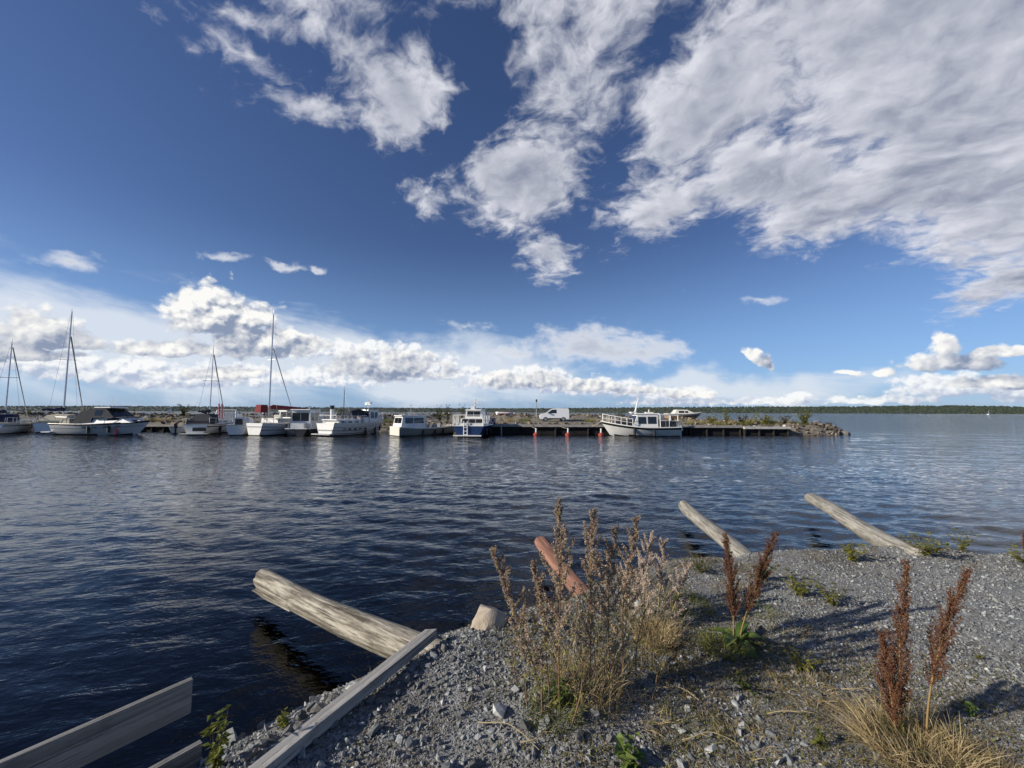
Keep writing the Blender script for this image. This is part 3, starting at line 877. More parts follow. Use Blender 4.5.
# beacon pole, upturned red skiff
q = at_y(536.5, 419, 57)
bp_ = empty('beacon', (q.x, q.y, jet_z(q.x, q.y).item() - .1)); tag(bp_, 'thin dark beacon pole on the rocks just left of the van', 'beacon')
build('pole', lambda bm: tube(bm, (0, 0, 0), (0, 0, 2.2), .07, .05, 8), GREYP, bp_)
build('lamp', lambda bm: (tube(bm, (0, 0, 2.2), (0, 0, 2.5), .12, .12, 8), tube(bm, (0, 0, 2.5), (0, 0, 2.6), .14, .03, 8)), DARK, bp_)
def skiff(bm):
    n = 9
    rows = []
    for i in range(n):
        t = i / (n - 1); w = .75 * (1 - (2 * abs(t - .42)) ** 2.4 * .9) if t > .42 else .75 * (1 - (.42 - t) * .5)
        x = -1.9 + 3.8 * t; h = .62 - .12 * t
        rows.append([bm.verts.new((x, w * math.cos(a) , h * abs(math.sin(a)) ** .7)) for a in [PI * j / 8 for j in range(9)]])
    for a, b2_ in zip(rows[:-1], rows[1:]):
        for j in range(8): bm.faces.new((a[j], a[j+1], b2_[j+1], b2_[j]))
    bm.faces.new(rows[0])
q = at_y(505, 416.5, 58)
sk_ = build('skiff', skiff, WHITE, None, True); sk_.location = (q.x, q.y, jet_z(q.x, q.y).item() + 0.05); sk_.rotation_euler = (0, 0, 0.25); sk_.scale = (.72, .72, .72)
build('keel', lambda bm: box(bm, (0.0, 0, .62), (2.9, .07, .10)), RED, sk_)
build('rub_band', lambda bm: (box(bm, (0.9, -.62, .16), (1.4, .06, .22), -.12), box(bm, (-.8, -.76, .16), (2.0, .06, .22))), RED, sk_)
tag(sk_, 'small white and red skiff lying upturned on the rocks of the breakwater', 'skiff')
# ------------------------------------------------------------------ boats
def gel(name, col, rough=0.3, vary=0.05): return plain(name, col, rough, vary=vary, scale=1.3)
HULL_WHITE = gel('white_hull', (0.78, 0.77, 0.73)); HULL_CREAM = gel('cream_hull', (0.74, 0.71, 0.62)); HULL_NAVY = gel('navy_hull', (0.012, 0.034, 0.11), 0.3, 0.1)
HULL_GREY = gel('grey_hull', (0.42, 0.41, 0.37), 0.5, 0.15); DECKM = gel('deck', (0.62, 0.60, 0.54), 0.6, 0.1); TEAK = gel('teak', (0.30, 0.20, 0.12), 0.6, 0.15)
NAVY_CLOTH = plain('navy_cloth', (0.012, 0.020, 0.065), 0.9); DARK_CLOTH = plain('dark_canvas', (0.022, 0.026, 0.035), 0.9); RED_CLOTH = plain('red_canvas', (0.22, 0.022, 0.026), 0.85)
BOOT = plain('antifouling', (0.030, 0.028, 0.03), 0.7); CREAM_CLOTH = plain('cream_canvas', (0.55, 0.50, 0.38), 0.9)
ALU = plain('aluminium', (0.52, 0.53, 0.55), 0.35, 0.8); BLACKP = plain('black_paint', (0.02, 0.02, 0.022), 0.4)
def glass_build(nt, p):
    setv(nt, p, 'Base Color', (0.012, 0.015, 0.018)); setv(nt, p, 'Roughness', 0.06); p.inputs['Specular IOR Level'].default_value = 0.7
GLASS = mat('dark_glass', glass_build)

class Boat:
    def __init__(s, name, label, cat, stern, bow_px, L, B, sheer=(0.95, 0.80, 1.25), rake=0.7, trans=0.8, draft=0.4, bow_far=True, z=0.0, sternrake=0.0, heading=None, sx=1.0, sy=1.0, side=False):
        """stern = (pixel column, distance); the bow is turned so that it shows at pixel column bow_px"""
        q = at_y(stern[0], 430, stern[1]); s.L, s.B, s.sheer = L, B, sheer
        best = None; LL = L * sx; hits = []
        for k in range(720):
            a = R(k / 2); bx, by = q.x + math.sin(a) * LL, q.y + math.cos(a) * LL
            err = abs(512 + F_PX * bx / by - bow_px)
            far = by > q.y
            if far == bow_far and err < 1.5: hits.append(a)
            if far == bow_far and (best is None or err < best[0]): best = (err, a)
        a = best[1] if heading is None else R(heading)
        if side and hits: a = max(h for h in hits if h < PI)                        # the more broadside of the two fits
        c = (q.x + math.sin(a) * LL / 2, q.y + math.cos(a) * LL / 2, z)
        s.o = empty(name, c, PI/2 - a); s.o.scale = (sx, sy, 1); tag(s.o, label, cat, None)
        s.rake, s.trans, s.draft, s.sr = rake, trans, draft, sternrake
    def half(s, t):
        if t < 0.45: return s.B/2 * (s.trans + (1 - s.trans) * math.sin(t / 0.45 * PI/2))
        return max(s.B/2 * (1 - ((t - 0.45) / 0.55) ** 2.3), 0.03)
    def top(s, t):
        a, m, b = s.sheer
        return a + (m - a) * (t / 0.4) * (2 - t / 0.4) if t < 0.4 else m + (b - m) * ((t - 0.4) / 0.6) ** 1.7
    def pt(s, t, u, side=1, out=0.0):
        zt = s.top(t); zb = -s.draft * (1 - 0.75 * t ** 3)
        f = (u ** 0.42) * (1 - t ** 2.5) + (u ** 1.05) * t ** 2.5
        z = zb + (zt - zb) * u
        x = -s.L/2 + s.L * t + s.rake * (u - 1) * t ** 5 + s.sr * (1 - u) * (1 - t) ** 6 * -1
        return Vector((x, side * (s.half(t) * f + out), z))
    def hull(s, m, band=None, boot=BOOT, us=(0, .12, .25, .36, .46, .58, .70, .82, .91, 1.0)):
        n = 19; ts = [i / (n - 1) for i in range(n)]
        V, Fc, mi = [], [], []
        k = len(us)
        for t in ts:
            for u in us: V.append(s.pt(t, u, 1))
        off = len(V)
        for t in ts:
            for u in us: V.append(s.pt(t, u, -1))
        for i in range(n - 1):
            for j in range(k - 1):
                zc = (V[i*k+j].z + V[i*k+j+1].z) / 2
                q = 1 if zc < 0.05 else (2 if (band and j >= k - 1 - band[1]) else 0)
                Fc.append((i*k+j, i*k+j+1, (i+1)*k+j+1, (i+1)*k+j)); mi.append(q)
                Fc.append((off+i*k+j, off+(i+1)*k+j, off+(i+1)*k+j+1, off+i*k+j+1)); mi.append(q)
        for j in range(k - 1):
            Fc.append((j, off+j, off+j+1, j+1)); mi.append(1 if (V[j].z + V[j+1].z) / 2 < 0.05 else 0)
            Fc.append(((n-1)*k+j, (n-1)*k+j+1, off+(n-1)*k+j+1, off+(n-1)*k+j)); mi.append(0)
        me = bpy.data.meshes.new('hull'); me.from_pydata(V, [], Fc)
        o = link('hull', me, [m, boot, band[0] if band else m], s.o)
        me.polygons.foreach_set('material_index', mi)
        bm = bmesh.new(); bm.from_mesh(me); bmesh.ops.remove_doubles(bm, verts=bm.verts, dist=1e-4); bmesh.ops.recalc_face_normals(bm, faces=bm.faces); bm.to_mesh(me); bm.free()
        me.polygons.foreach_set('use_smooth', [True] * len(me.polygons)); me.update()
        me.set_sharp_from_angle(angle=R(40))
        return s
    def deck(s, m=None, drop=0.06, t0=0.0, t1=1.0):
        n = 16; V, Fc = [], []
        for i in range(n):
            t = t0 + (t1 - t0) * i / (n - 1)
            for sd in (1, -1):
                p = s.pt(t, 1, sd, -0.03); p.z -= drop; V.append(p)
        for i in range(n - 1): Fc.append((2*i, 2*i+1, 2*i+3, 2*i+2))
        me = bpy.data.meshes.new('deck'); me.from_pydata(V, [], Fc); link('deck', me, m or DECKM, s.o); return s
    def part(s, name, fn, m, smooth=False, parent=None): return build(name, fn, m, parent or s.o, smooth)
    def rubrail(s, m=None, r=0.035, u=1.0):
        def f(bm):
            for sd in (1, -1):
                P = [s.pt(i / 16, u, sd, 0.015) for i in range(17)]
                for a, b in zip(P[:-1], P[1:]): tube(bm, a, b, r, seg=5, caps=False)
            tube(bm, s.pt(0, u, 1, .015), s.pt(0, u, -1, .015), r, seg=5, caps=False)
        s.part('rub_rail', f, m or GREYP); return s
    def rail(s, t0, t1, h=0.6, n=6, m=None, r=0.022, mids=1, close=False):
        def f(bm):
            ends = []
            for sd in (1, -1):
                P = []
                for i in range(n + 1):
                    p = s.pt(t0 + (t1 - t0) * i / n, 1, sd, -0.06); q = p + Vector((0, 0, h)); P.append((p, q)); tube(bm, p, q, r, seg=5)
                for (p, q), (p2, q2) in zip(P[:-1], P[1:]):
                    tube(bm, q, q2, r, seg=5)
                    for k in range(mids): tube(bm, p.lerp(q, (k + 1) / (mids + 1)), p2.lerp(q2, (k + 1) / (mids + 1)), r * .7, seg=4)
                ends.append(P)
            for e in ([-1] if not close else [-1, 0]):
                tube(bm, ends[0][e][1], ends[1][e][1], r, seg=5)
        s.part('railing', f, m or WHITE); return s
    def cabin(s, pts, w, m=None, top_in=0.08, wins=(), name='cabin', front=None, roof=None, back=None):
        """pts = side outline (x,z); wins = (x0,x1,z0,z1) panes on both sides; front = (x,z,slope) panes across"""
        c = s.part(name, lambda bm: prism(bm, pts, -w/2, w/2, top_in), m or WHITE)
        z0, z1 = min(p[1] for p in pts), max(p[1] for p in pts)
        for (x0, x1, za, zb) in wins:
            for sd in (1, -1):
                def pane(bm, sd=sd):
                    ya = w/2 - top_in * (za - z0) / (z1 - z0); yb = w/2 - top_in * (zb - z0) / (z1 - z0)
                    q = [(x0, ya, za), (x1, ya, za), (x1, yb, zb), (x0, yb, zb)]
                    v0 = [bm.verts.new((x, sd * (y + 0.012), z)) for x, y, z in q]; v1 = [bm.verts.new((x, sd * (y - 0.03), z)) for x, y, z in q]
                    bm.faces.new(v0); bm.faces.new(v1[::-1])
                    for i in range(4): bm.faces.new((v0[i], v0[(i+1) % 4], v1[(i+1) % 4], v1[i]))
                s.part('window', pane, GLASS, parent=c)
        for spec, nm in ((front, 'windscreen'), (back, 'window')):
            if not spec: continue
            (xa, za), (xb, zb), k, dirn = spec                     # panes along a sloping end wall
            nrm = Vector((zb - za, 0, -(xb - xa))).normalized() * (0.014 * dirn)
            ww = (w - 2 * top_in) * 0.92
            for i in range(k):
                ya, yb = -ww/2 + ww * i / k + .03, -ww/2 + ww * (i + 1) / k - .03
                def fp(bm):
                    q = [Vector((xa, ya, za)), Vector((xa, yb, za)), Vector((xb, yb, zb)), Vector((xb, ya, zb))]
                    v0 = [bm.verts.new(p + nrm) for p in q]; v1 = [bm.verts.new(p - nrm * 2) for p in q]
                    bm.faces.new(v0); bm.faces.new(v1[::-1])
                    for i2 in range(4): bm.faces.new((v0[i2], v0[(i2+1) % 4], v1[(i2+1) % 4], v1[i2]))
                s.part(nm, fp, GLASS, parent=c)
        if roof:
            x0, x1, z, th = roof
            s.part('roof', lambda bm: box(bm, ((x0 + x1)/2, 0, z + th/2 + .003), (x1 - x0, w + .12 - 2*top_in, th), 0, (.97, .94)), WHITE, parent=c)
        return c
    def mast(s, x, z0, z1, r=0.065, m=None, spread=True, lean=0.0):
        mo = s.part('mast', lambda bm: tube(bm, (x, 0, z0), (x + lean, 0, z1), r, r * .7, 8), m or ALU)
        if spread: s.part('spreader', lambda bm: tube(bm, (x, -.7, z0 + (z1 - z0) * .55), (x, .7, z0 + (z1 - z0) * .55), .025, seg=5), m or ALU, parent=mo)
        def cap(bm):
            tube(bm, (x + lean, 0, z1), (x + lean, 0, z1 + .45), .012, seg=4); tube(bm, (x + lean - .25, 0, z1 + .1), (x + lean + .2, 0, z1 + .1), .02, seg=4)
        s.part('masthead', cap, m or ALU, parent=mo)
        s.part('shroud', lambda bm: [tube(bm, (x - .1, sd * s.B * .42, z0), (x, sd * .1, z1 - .4), .010, seg=4) for sd in (1, -1)], STEEL, parent=mo)
        return mo
    def stay(s, a, b, r=0.05, m=None, name='furled_sail'):
        return s.part(name, lambda bm: tube(bm, a, b, r, r * .6, 6), m or GREYP)
    def boom(s, xa, xb, z, m, r=0.14):
        def f(bm):
            for sgn, k in ((1, 0), (1, 1)):
                pass
            n = 10; P = []
            for i in range(n + 1):
                t = i / n; P.append((xa + (xb - xa) * t, z + 0.05 * math.sin(t * 9) - .04 * t, r * (1.25 - .75 * t) * (1 + .12 * math.sin(t * 21))))
            for a, b in zip(P[:-1], P[1:]): tube(bm, (a[0], 0, a[1]), (b[0], 0, b[1]), a[2], b[2], 9)
        s.part('boom_cover', f, m); return s
    def fenders(s, ts, m=None, side=(1, -1), u=0.62):
        for t in ts:
            for sd in side:
                p = s.pt(t, u, sd, 0.13)
                def f(bm):
                    tube(bm, p + Vector((0, 0, -.3)), p + Vector((0, 0, .3)), .12, seg=8); tube(bm, p + Vector((0, 0, .3)), p + Vector((0, 0, .42)), .12, .03, 8); tube(bm, p + Vector((0, 0, .42)), s.pt(t, 1, sd, 0.0), .012, seg=4)
                s.part('fender', f, m or DARK)
        return s
    def stripe(s, u0, u1, m, name='hull_stripe', t0=0.0, t1=0.98):
        V, Fc = [], []
        n = 16
        for sd in (1, -1):
            o = len(V)
            for i in range(n + 1):
                t = t0 + (t1 - t0) * i / n
                V += [s.pt(t, u0, sd, .008), s.pt(t, u1, sd, .008)]
            for i in range(n): Fc.append((o + 2*i, o + 2*i + 1, o + 2*i + 3, o + 2*i + 2))
        me = bpy.data.meshes.new(name); me.from_pydata(V, [], Fc); link(name, me, m, s.o); return s
    def dress(s, ports=0, u=.74, t0=.3, t1=.75, staff=True, cleats=True, lines=True, seed=0):
        g = np.random.default_rng(seed + int(s.L * 100))
        for i in range(ports):
            t = t0 + (t1 - t0) * i / max(ports - 1, 1)
            for sd in (1, -1):
                a, b = s.pt(t - .022, u, sd, .012), s.pt(t + .022, u, sd, .012)
                s.part('porthole', lambda bm: box(bm, (a + b) / 2, ((b - a).length, .03, .15), math.atan2((b - a).y, (b - a).x)), GLASS)
        if staff:
            p = s.pt(0.0, 1, 1, -.25)
            s.part('flagstaff', lambda bm: tube(bm, p, p + Vector((-.25, 0, 1.15)), .018, seg=5), TEAK)
        for sd in (1, -1):
            p = s.pt(.06, 1, sd, -.12)
            s.part('stern_rail', lambda bm: [tube(bm, p, p + Vector((0, 0, .62)), .018, seg=5), tube(bm, p + Vector((0, 0, .62)), s.pt(.2, 1, sd, -.12) + Vector((0, 0, .62)), .018, seg=5), tube(bm, s.pt(.2, 1, sd, -.12), s.pt(.2, 1, sd, -.12) + Vector((0, 0, .62)), .018, seg=5)], STEEL)
            q = s.pt(.9, 1, sd, -.2)
            s.part('cleat', lambda bm: (tube(bm, q, q + Vector((0, 0, .1)), .03, seg=5), tube(bm, q + Vector((-.12, 0, .1)), q + Vector((.12, 0, .1)), .025, seg=5)), STEEL)
        return s
    def pulpit(s, t=0.86, h=0.6): return s.rail(t, 0.985, h, 2, STEEL, 0.02, 1)

def zt(px, py, d): return at_y(px, py, d).z

# A: sailing yacht cut by the left edge
b = Boat('sailing_yacht', 'white sailing yacht cut off by the left edge of the photo', 'sailing boat', (-12, 36.8), 40, 8.0, 2.7, (0.95, .9, 1.15), .9, .72, sternrake=0.9)
b.hull(HULL_WHITE); b.deck(); b.rubrail(TEAK, .03)
b.cabin([(-1.2, .85), (2.2, .95), (1.7, 1.32), (-1.2, 1.38)], 1.7, wins=[(-.9, -.2, 1.02, 1.22), (0, .9, 1.05, 1.22)])
b.mast(-1.7, 1.3, 8.9); b.stay((-1.5, 0, 8.5), (2.2, 0, 1.3), .05); b.boom(-1.8, -3.9, 2.1, NAVY_CLOTH, .13); b.rail(.02, .9, .6, 8, STEEL, .015, 1)
b.part('sprayhood', lambda bm: prism(bm, [(-2.0, 1.1), (-1.0, 1.36), (-1.2, 1.9), (-1.95, 1.85)], -.8, .8, .15), NAVY_CLOTH)
b.part('outboard', lambda bm: (box(bm, (-4.25, .4, .75), (.3, .28, .42)), box(bm, (-4.25, .4, .3), (.14, .12, .7))), BLACKP)

NAVY_STRIPE = plain('navy_stripe', (.015, .03, .10), .4); BROWN_STRIPE = plain('brown_stripe', (.12, .06, .03), .4)
b.stripe(.84, .90, NAVY_STRIPE); b.dress(0)

# B: taller yacht behind the motor boat
b = Boat('sailing_yacht', 'white sailing yacht with tall dark mast and navy boom cover, behind the canopied motor boat', 'sailing boat', (46, 40.0), 92, 8.8, 2.8, (1.0, .95, 1.25), .9, .7, sternrake=.5)
b.hull(HULL_WHITE); b.deck(); b.rubrail(TEAK, .03)
b.cabin([(-1.0, .9), (2.6, 1.0), (2.0, 1.38), (-1.0, 1.45)], 1.8, wins=[(-.7, .1, 1.08, 1.28), (.3, 1.2, 1.1, 1.28)])
MB = 60; dB = 43.0
b.mast(-1.5, 1.3, zt(66, 313, dB), .085); b.stay((-1.3, 0, zt(67, 337, dB)), (2.9, 0, 1.5), .07); b.boom(-1.6, -5.2, 2.35, NAVY_CLOTH, .17); b.rail(.02, .9, .6, 8, STEEL, .015, 1)
b.part('cockpit_cover', lambda bm: prism(bm, [(-3.6, 1.0), (-1.0, 1.1), (-1.0, 1.85), (-2.6, 1.75), (-3.6, 1.2)], -1.0, 1.0, .25), CREAM_CLOTH)

b.stripe(.82, .88, NAVY_STRIPE); b.dress(0)

# C: motor boat with dark canopy
b = Boat('motor_boat', 'white motor boat with black stripe, dark folding canopy and swim platform', 'motor boat', (62, 37.2), 153, 8.2, 2.7, (1.05, 1.0, 1.3), 1.2, .85, .4, side=True)
b.hull(HULL_WHITE, (BLACKP, 1)); b.deck(); b.rubrail(BLACKP, .045)
b.cabin([(-1.6, 1.0), (3.2, 1.15), (2.2, 1.5), (.6, 1.62), (-1.6, 1.5)], 2.1, top_in=.25, wins=[(.9, 2.0, 1.36, 1.56)])
b.part('canopy', lambda bm: prism(bm, [(-2.1, 1.05), (-.36, 1.2), (-.4, 2.3), (-1.2, 2.32), (-1.6, 2.1)], -1.1, 1.1, .25), DARK_CLOTH)
b.cabin([(-.35, 1.56), (1.7, 1.62), (.75, 2.42), (-.35, 2.5)], 2.2, DARK_CLOTH, .25, wins=[(-.15, .5, 1.8, 2.3)], name='windscreen_frame', front=((1.7, 1.62), (.75, 2.42), 3, 1))
b.part('hardtop', lambda bm: box(bm, (.35, 0, 2.54), (1.5, 1.8, .10), 0, (.92, .9)), HULL_WHITE)
b.part('swim_platform', lambda bm: box(bm, (-4.40, 0, .28), (.8, 2.2, .09)), HULL_WHITE)
b.part('outdrive', lambda bm: (box(bm, (-4.25, 0, -.02), (.4, .4, .5)),), DARK)
b.pulpit(.62, .5); b.fenders((.45, .66), DARK, (-1,)); b.fenders((.72,), plain('pink_fender', (.55, .12, .14), .5), (-1,), .45)
b.part('aerial', lambda bm: tube(bm, (-.1, .6, 2.6), (-.3, .6, 3.6), .012, seg=4), WHITE)

b.stripe(.70, .735, GREYP); b.dress(4, .80, .40, .74)
b.part('cockpit_seat', lambda bm: box(bm, (-2.9, 0, 1.25), (.9, 1.9, .5), 0, (.9, .95)), CREAM_CLOTH)
b.part('bow_hatch', lambda bm: box(bm, (2.6, 0, 1.36), (.6, .6, .06)), DARK)

# small tan boat by the rocks
b = Boat('dinghy', 'small dirty white dinghy moored under the bush on the rocks', 'dinghy', (176, 39.5), 189, 3.2, 1.4, (.62, .58, .75), .4, .85, .15)
b.hull(HULL_CREAM); b.deck(HULL_GREY, .25); b.rubrail(TEAK, .03)
b.part('thwart', lambda bm: (box(bm, (-.4, 0, .42), (.28, 1.2, .05)), box(bm, (.5, 0, .42), (.28, 1.15, .05))), TEAK)
b.part('outboard', lambda bm: (box(bm, (-1.72, 0, .75), (.22, .24, .38)), box(bm, (-1.72, 0, .3), (.12, .1, .6))), DARK)

# D: small yacht with red sail roll
b = Boat('sailing_yacht', 'small white sailing yacht with short mast and dark cockpit cover', 'sailing boat', (195, 36.8), 232, 7.4, 2.6, (1.0, .95, 1.2), .9, .75)
b.hull(HULL_WHITE); b.deck(); b.rubrail(GREYP, .03)
b.cabin([(-1.4, .9), (2.2, 1.0), (1.7, 1.4), (-1.4, 1.5)], 1.7, wins=[(-1.1, -.4, 1.08, 1.3), (-.2, .8, 1.1, 1.3)])
b.part('cockpit_cover', lambda bm: prism(bm, [(-3.4, .95), (-1.3, 1.1), (-1.2, 1.9), (-1.9, 1.95), (-3.3, 1.3)], -.95, .95, .25), DARK_CLOTH)
b.mast(-1.1, 1.4, zt(212, 350, 39.5), .06); b.stay((-.9, 0, zt(212, 355, 39.5)), (2.4, 0, 1.35), .055); b.boom(-1.2, -3.2, 2.2, DARK_CLOTH, .14)
b.part('platform', lambda bm: box(bm, (-3.9, 0, .12), (.7, 2.2, .08)), HULL_CREAM); b.rail(.05, .9, .55, 7, STEEL, .015, 1)
b.part('name_board', lambda bm: box(bm, (-3.72, -.35, .52), (.02, 1.1, .34)), BLACKP)

b.stripe(.80, .87, BROWN_STRIPE); b.dress(0); b.fenders((.3, .55), DARK, (-1,))

# behind D: motor cruiser with arch and two red poles
b = Boat('motor_boat', 'white motor boat with targa arch and two leaning red poles, behind the small yacht', 'motor boat', (219, 40.5), 241, 6.5, 2.4, (1.0, .95, 1.2), .8, .85)
b.hull(HULL_WHITE); b.deck(); b.cabin([(-1.0, .95), (2.0, 1.05), (1.0, 1.9), (-1.0, 2.0)], 1.9, top_in=.2, wins=[(-.8, .0, 1.45, 1.8), (.1, .9, 1.45, 1.75)])
def arch(bm):
    for sd in (1, -1): tube(bm, (-1.7, sd * 1.0, 1.0), (-1.2, sd * .85, 2.35), .07, seg=6)
    tube(bm, (-1.2, -.85, 2.35), (-1.2, .85, 2.35), .07, seg=6)
b.part('targa_arch', arch, WHITE)
RPO = plain('red_pole', (.40, .05, .08), .5)
for k, (xx, ll) in enumerate(((-2.2, -.5), (-1.5, -.35))):
    b.part('pole', lambda bm: tube(bm, (xx, .3, 1.2), (xx + ll, .3, 3.0), .06, seg=6), RPO)

# E: white round stern
b = Boat('motor_boat', 'small bright white boat with rounded stern squeezed between two larger ones', 'motor boat', (236, 36.2), 250, 5.6, 2.1, (.95, .95, 1.15), .6, .78)
b.hull(HULL_WHITE); b.deck(); b.rubrail(GREYP, .03); b.cabin([(-.6, .9), (1.7, 1.0), (1.0, 1.55), (-.4, 1.65)], 1.5, top_in=.2, wins=[(-.2, .8, 1.2, 1.48)])
b.part('steering_console', lambda bm: box(bm, (-1.2, .1, 1.15), (.4, .6, .7), 0, (.7, .9)), DARK); b.fenders((.2,), WHITE, (-1,))

# F: motor sailer with red boom cover
b = Boat('motor_sailer', 'white motor sailer with wheelhouse, tall mast and red cloth along its boom', 'sailing boat', (254, 35.8), 322, 9.6, 3.1, (1.15, 1.08, 1.45), .8, .75, .5, sx=.84, sy=.85, side=True)
b.hull(HULL_WHITE, None); b.deck(); b.rubrail(GREYP, .05, .80)
b.cabin([(-3.0, 1.15), (2.9, 1.25), (2.6, 1.55), (-3.0, 1.55)], 2.5, top_in=.05, wins=[(-.4, .3, 1.30, 1.48), (.7, 1.4, 1.30, 1.48), (1.8, 2.4, 1.32, 1.48)], name='trunk_cabin')
b.cabin([(-.8, 1.552), (2.2, 1.552), (1.7, 2.22), (-.8, 2.22)], 2.2, top_in=.12, wins=[(-.6, .1, 1.70, 2.10), (.25, .85, 1.70, 2.10), (1.0, 1.6, 1.70, 2.10)], name='wheelhouse', front=((2.13, 1.65), (1.77, 2.12), 3, 1), roof=(-1.0, 2.0, 2.22, .08), back=((-.8, 1.66), (-.8, 2.12), 2, -1))
b.mast(-3.1, 1.75, zt(268, 314, 37.0), .085); b.stay((-2.9, 0, zt(269, 348, 37.0)), (-.2, 0, 2.72), .06)
def redc(bm): prism(bm, [(-2.9, 2.42), (2.0, 2.45), (2.0, 2.58), (-.8, 2.74), (-2.6, 2.84), (-3.0, 2.70)], -.16, .16, .1)
b.part('boom_cover', redc, RED_CLOTH)
b.part('dodger', lambda bm: prism(bm, [(-4.5, 2.1), (-3.6, 2.1), (-3.6, 2.82), (-4.4, 2.82)], -.45, .45, .1), RED_CLOTH)
b.part('dodger_frame', lambda bm: [tube(bm, (x, sd * .38, 1.25), (x, sd * .38, 2.2), .025, seg=5) for x in (-4.4, -3.7) for sd in (1, -1)], STEEL)
b.rail(.02, .97, .7, 9, STEEL, .02, 1, True); b.fenders((.86,), DARK, (-1,)); b.part('portholes', lambda bm: None, GLASS) if False else None

b.stripe(.60, .64, NAVY_STRIPE); b.dress(4, .90, .3, .7)
b.part('life_raft', lambda bm: tube(bm, (-1.9, -.5, 1.72), (-1.9, .5, 1.72), .17, seg=10), HULL_CREAM)
b.part('anchor', lambda bm: (tube(bm, (4.3, .1, 1.5), (4.9, .1, 1.35), .03, seg=5), box(bm, (4.9, .1, 1.25), (.08, .4, .25))), STEEL)

# G: wheelhouse boat beside it
b = Boat('motor_boat', 'small white wheelhouse motor boat with low dark hull, right of the motor sailer', 'motor boat', (296, 36.4), 326, 6.4, 2.3, (.62, .60, .95), .8, .85)
b.hull(BLACKP, None); b.deck(HULL_GREY); b.rubrail(HULL_WHITE, .05)
b.cabin([(-2.4, .6), (.3, .6), (.0, 2.35), (-2.4, 2.35)], 1.9, top_in=.12, wins=[(-2.2, -1.5, 1.35, 2.1), (-1.3, -.3, 1.35, 2.1)], roof=(-2.6, .2, 2.35, .08), front=((.3 - .10, 1.25), (.02, 2.2), 2, 1), back=((-2.4, 1.3), (-2.4, 2.1), 2, -1))
b.part('aft_locker', lambda bm: box(bm, (-2.8, 0, .85), (.5, 1.2, .55)), WHITE); b.fenders((.1,), DARK, (-1, 1))

b.dress(0, staff=False); b.part('search_light', lambda bm: (tube(bm, (-.6, 0, 2.43), (-.6, 0, 2.6), .03, seg=5), box(bm, (-.6, 0, 2.66), (.16, .2, .16))), STEEL)

# low boat behind with funnel-like wheelhouse
b = Boat('motor_boat', 'long low pale boat with flat roof, half hidden left of the old white ship', 'motor boat', (300, 41.5), 330, 8.2, 2.4, (1.0, .95, 1.2), .7, .85)
b.hull(HULL_GREY); b.deck(); b.cabin([(-3.2, .95), (1.4, .95), (1.2, 1.75), (-3.2, 1.8)], 2.0, HULL_WHITE, .08, wins=[(-2.9, -1.8, 1.3, 1.62), (-1.5, -.4, 1.3, 1.62), (-.1, .9, 1.3, 1.6)], roof=(-3.4, 1.5, 1.8, .07))

# H: old white ship, stern nearest
b = Boat('old_ship', 'largest old white boat with flying bridge, wheelhouse and black tyre fenders', 'motor boat', (325, 35.8), 383, 10.2, 3.3, (1.15, 1.05, 1.5), .9, .84, .5, sx=.74, sy=.8, side=True)
b.hull(HULL_WHITE); b.deck(); b.rubrail(GREYP, .07, .62)
b.part('bulwark_rail', lambda bm: [tube(bm, b.pt(i/12, 1, sd, -.02) + Vector((0, 0, .04)), b.pt((i+1)/12, 1, sd, -.02) + Vector((0, 0, .04)), .05, seg=5) for i in range(12) for sd in (1, -1)], HULL_CREAM)
b.cabin([(-4.3, 1.08), (-.6, 1.02), (-.6, 1.42), (-4.3, 1.42)], 2.5, top_in=.06, wins=[(-3.9, -3.2, 1.16, 1.34), (-2.8, -2.1, 1.16, 1.34), (-1.7, -1.0, 1.16, 1.34)], name='aft_cabin', roof=(-4.6, -.4, 1.42, .08))
b.cabin([(1.2, 1.05), (3.2, 1.2), (2.8, 2.32), (1.2, 2.32)], 2.1, top_in=.12, wins=[(1.4, 2.0, 1.55, 2.18), (2.15, 2.7, 1.55, 2.18)], name='wheelhouse', roof=(.9, 3.05, 2.32, .09), front=((3.05, 1.6), (2.83, 2.2), 3, 1), back=((1.2, 1.5), (1.2, 2.2), 2, -1))
b.part('funnel', lambda bm: tube(bm, (-3.6, .5, 1.5), (-3.65, .5, 2.45), .24, .21, 12), HULL_WHITE)
b.part('funnel_cap', lambda bm: tube(bm, (-3.65, .5, 2.452), (-3.67, .5, 2.78), .24, .27, 12), BLACKP)
b.part('bridge_awning', lambda bm: prism(bm, [(-1.9, 1.75), (.4, 1.85), (.6, 2.3), (-.4, 2.48), (-1.7, 2.28)], -.9, .9, .25), DARK_CLOTH)
b.part('awning_frame', lambda bm: [tube(bm, (x, sd * .85, 1.0), (x, sd * .85, 2.0), .03, seg=5) for x in (-1.8, -.7, .4) for sd in (1, -1)], STEEL)
b.mast(-2.3, 1.5, 4.2, .05, BLACKP, False)
def radar(bm):
    tube(bm, (2.0, 0, 2.41), (2.0, 0, 3.45), .06, seg=6); tube(bm, (2.0, -.55, 2.95), (2.0, .55, 2.95), .04, seg=5); box(bm, (2.0, 0, 3.1), (.25, 1.0, .14)); tube(bm, (1.6, .4, 2.41), (1.95, .1, 3.0), .03, seg=5)
b.part('radar_mast', radar, WHITE)
b.rail(.03, .5, .75, 8, WHITE, .025, 2, True); b.rail(.72, .98, .6, 4, WHITE, .025, 1); b.fenders((.52, .74, .9), DARK, (-1,), .5)
b.part('deck_box', lambda bm: box(bm, (.6, -.7, 1.35), (.8, .6, .6)), WHITE); b.part('anchor_locker', lambda bm: box(bm, (4.0, 0, 1.45), (.6, .8, .5), 0, (.8, .8)), WHITE)
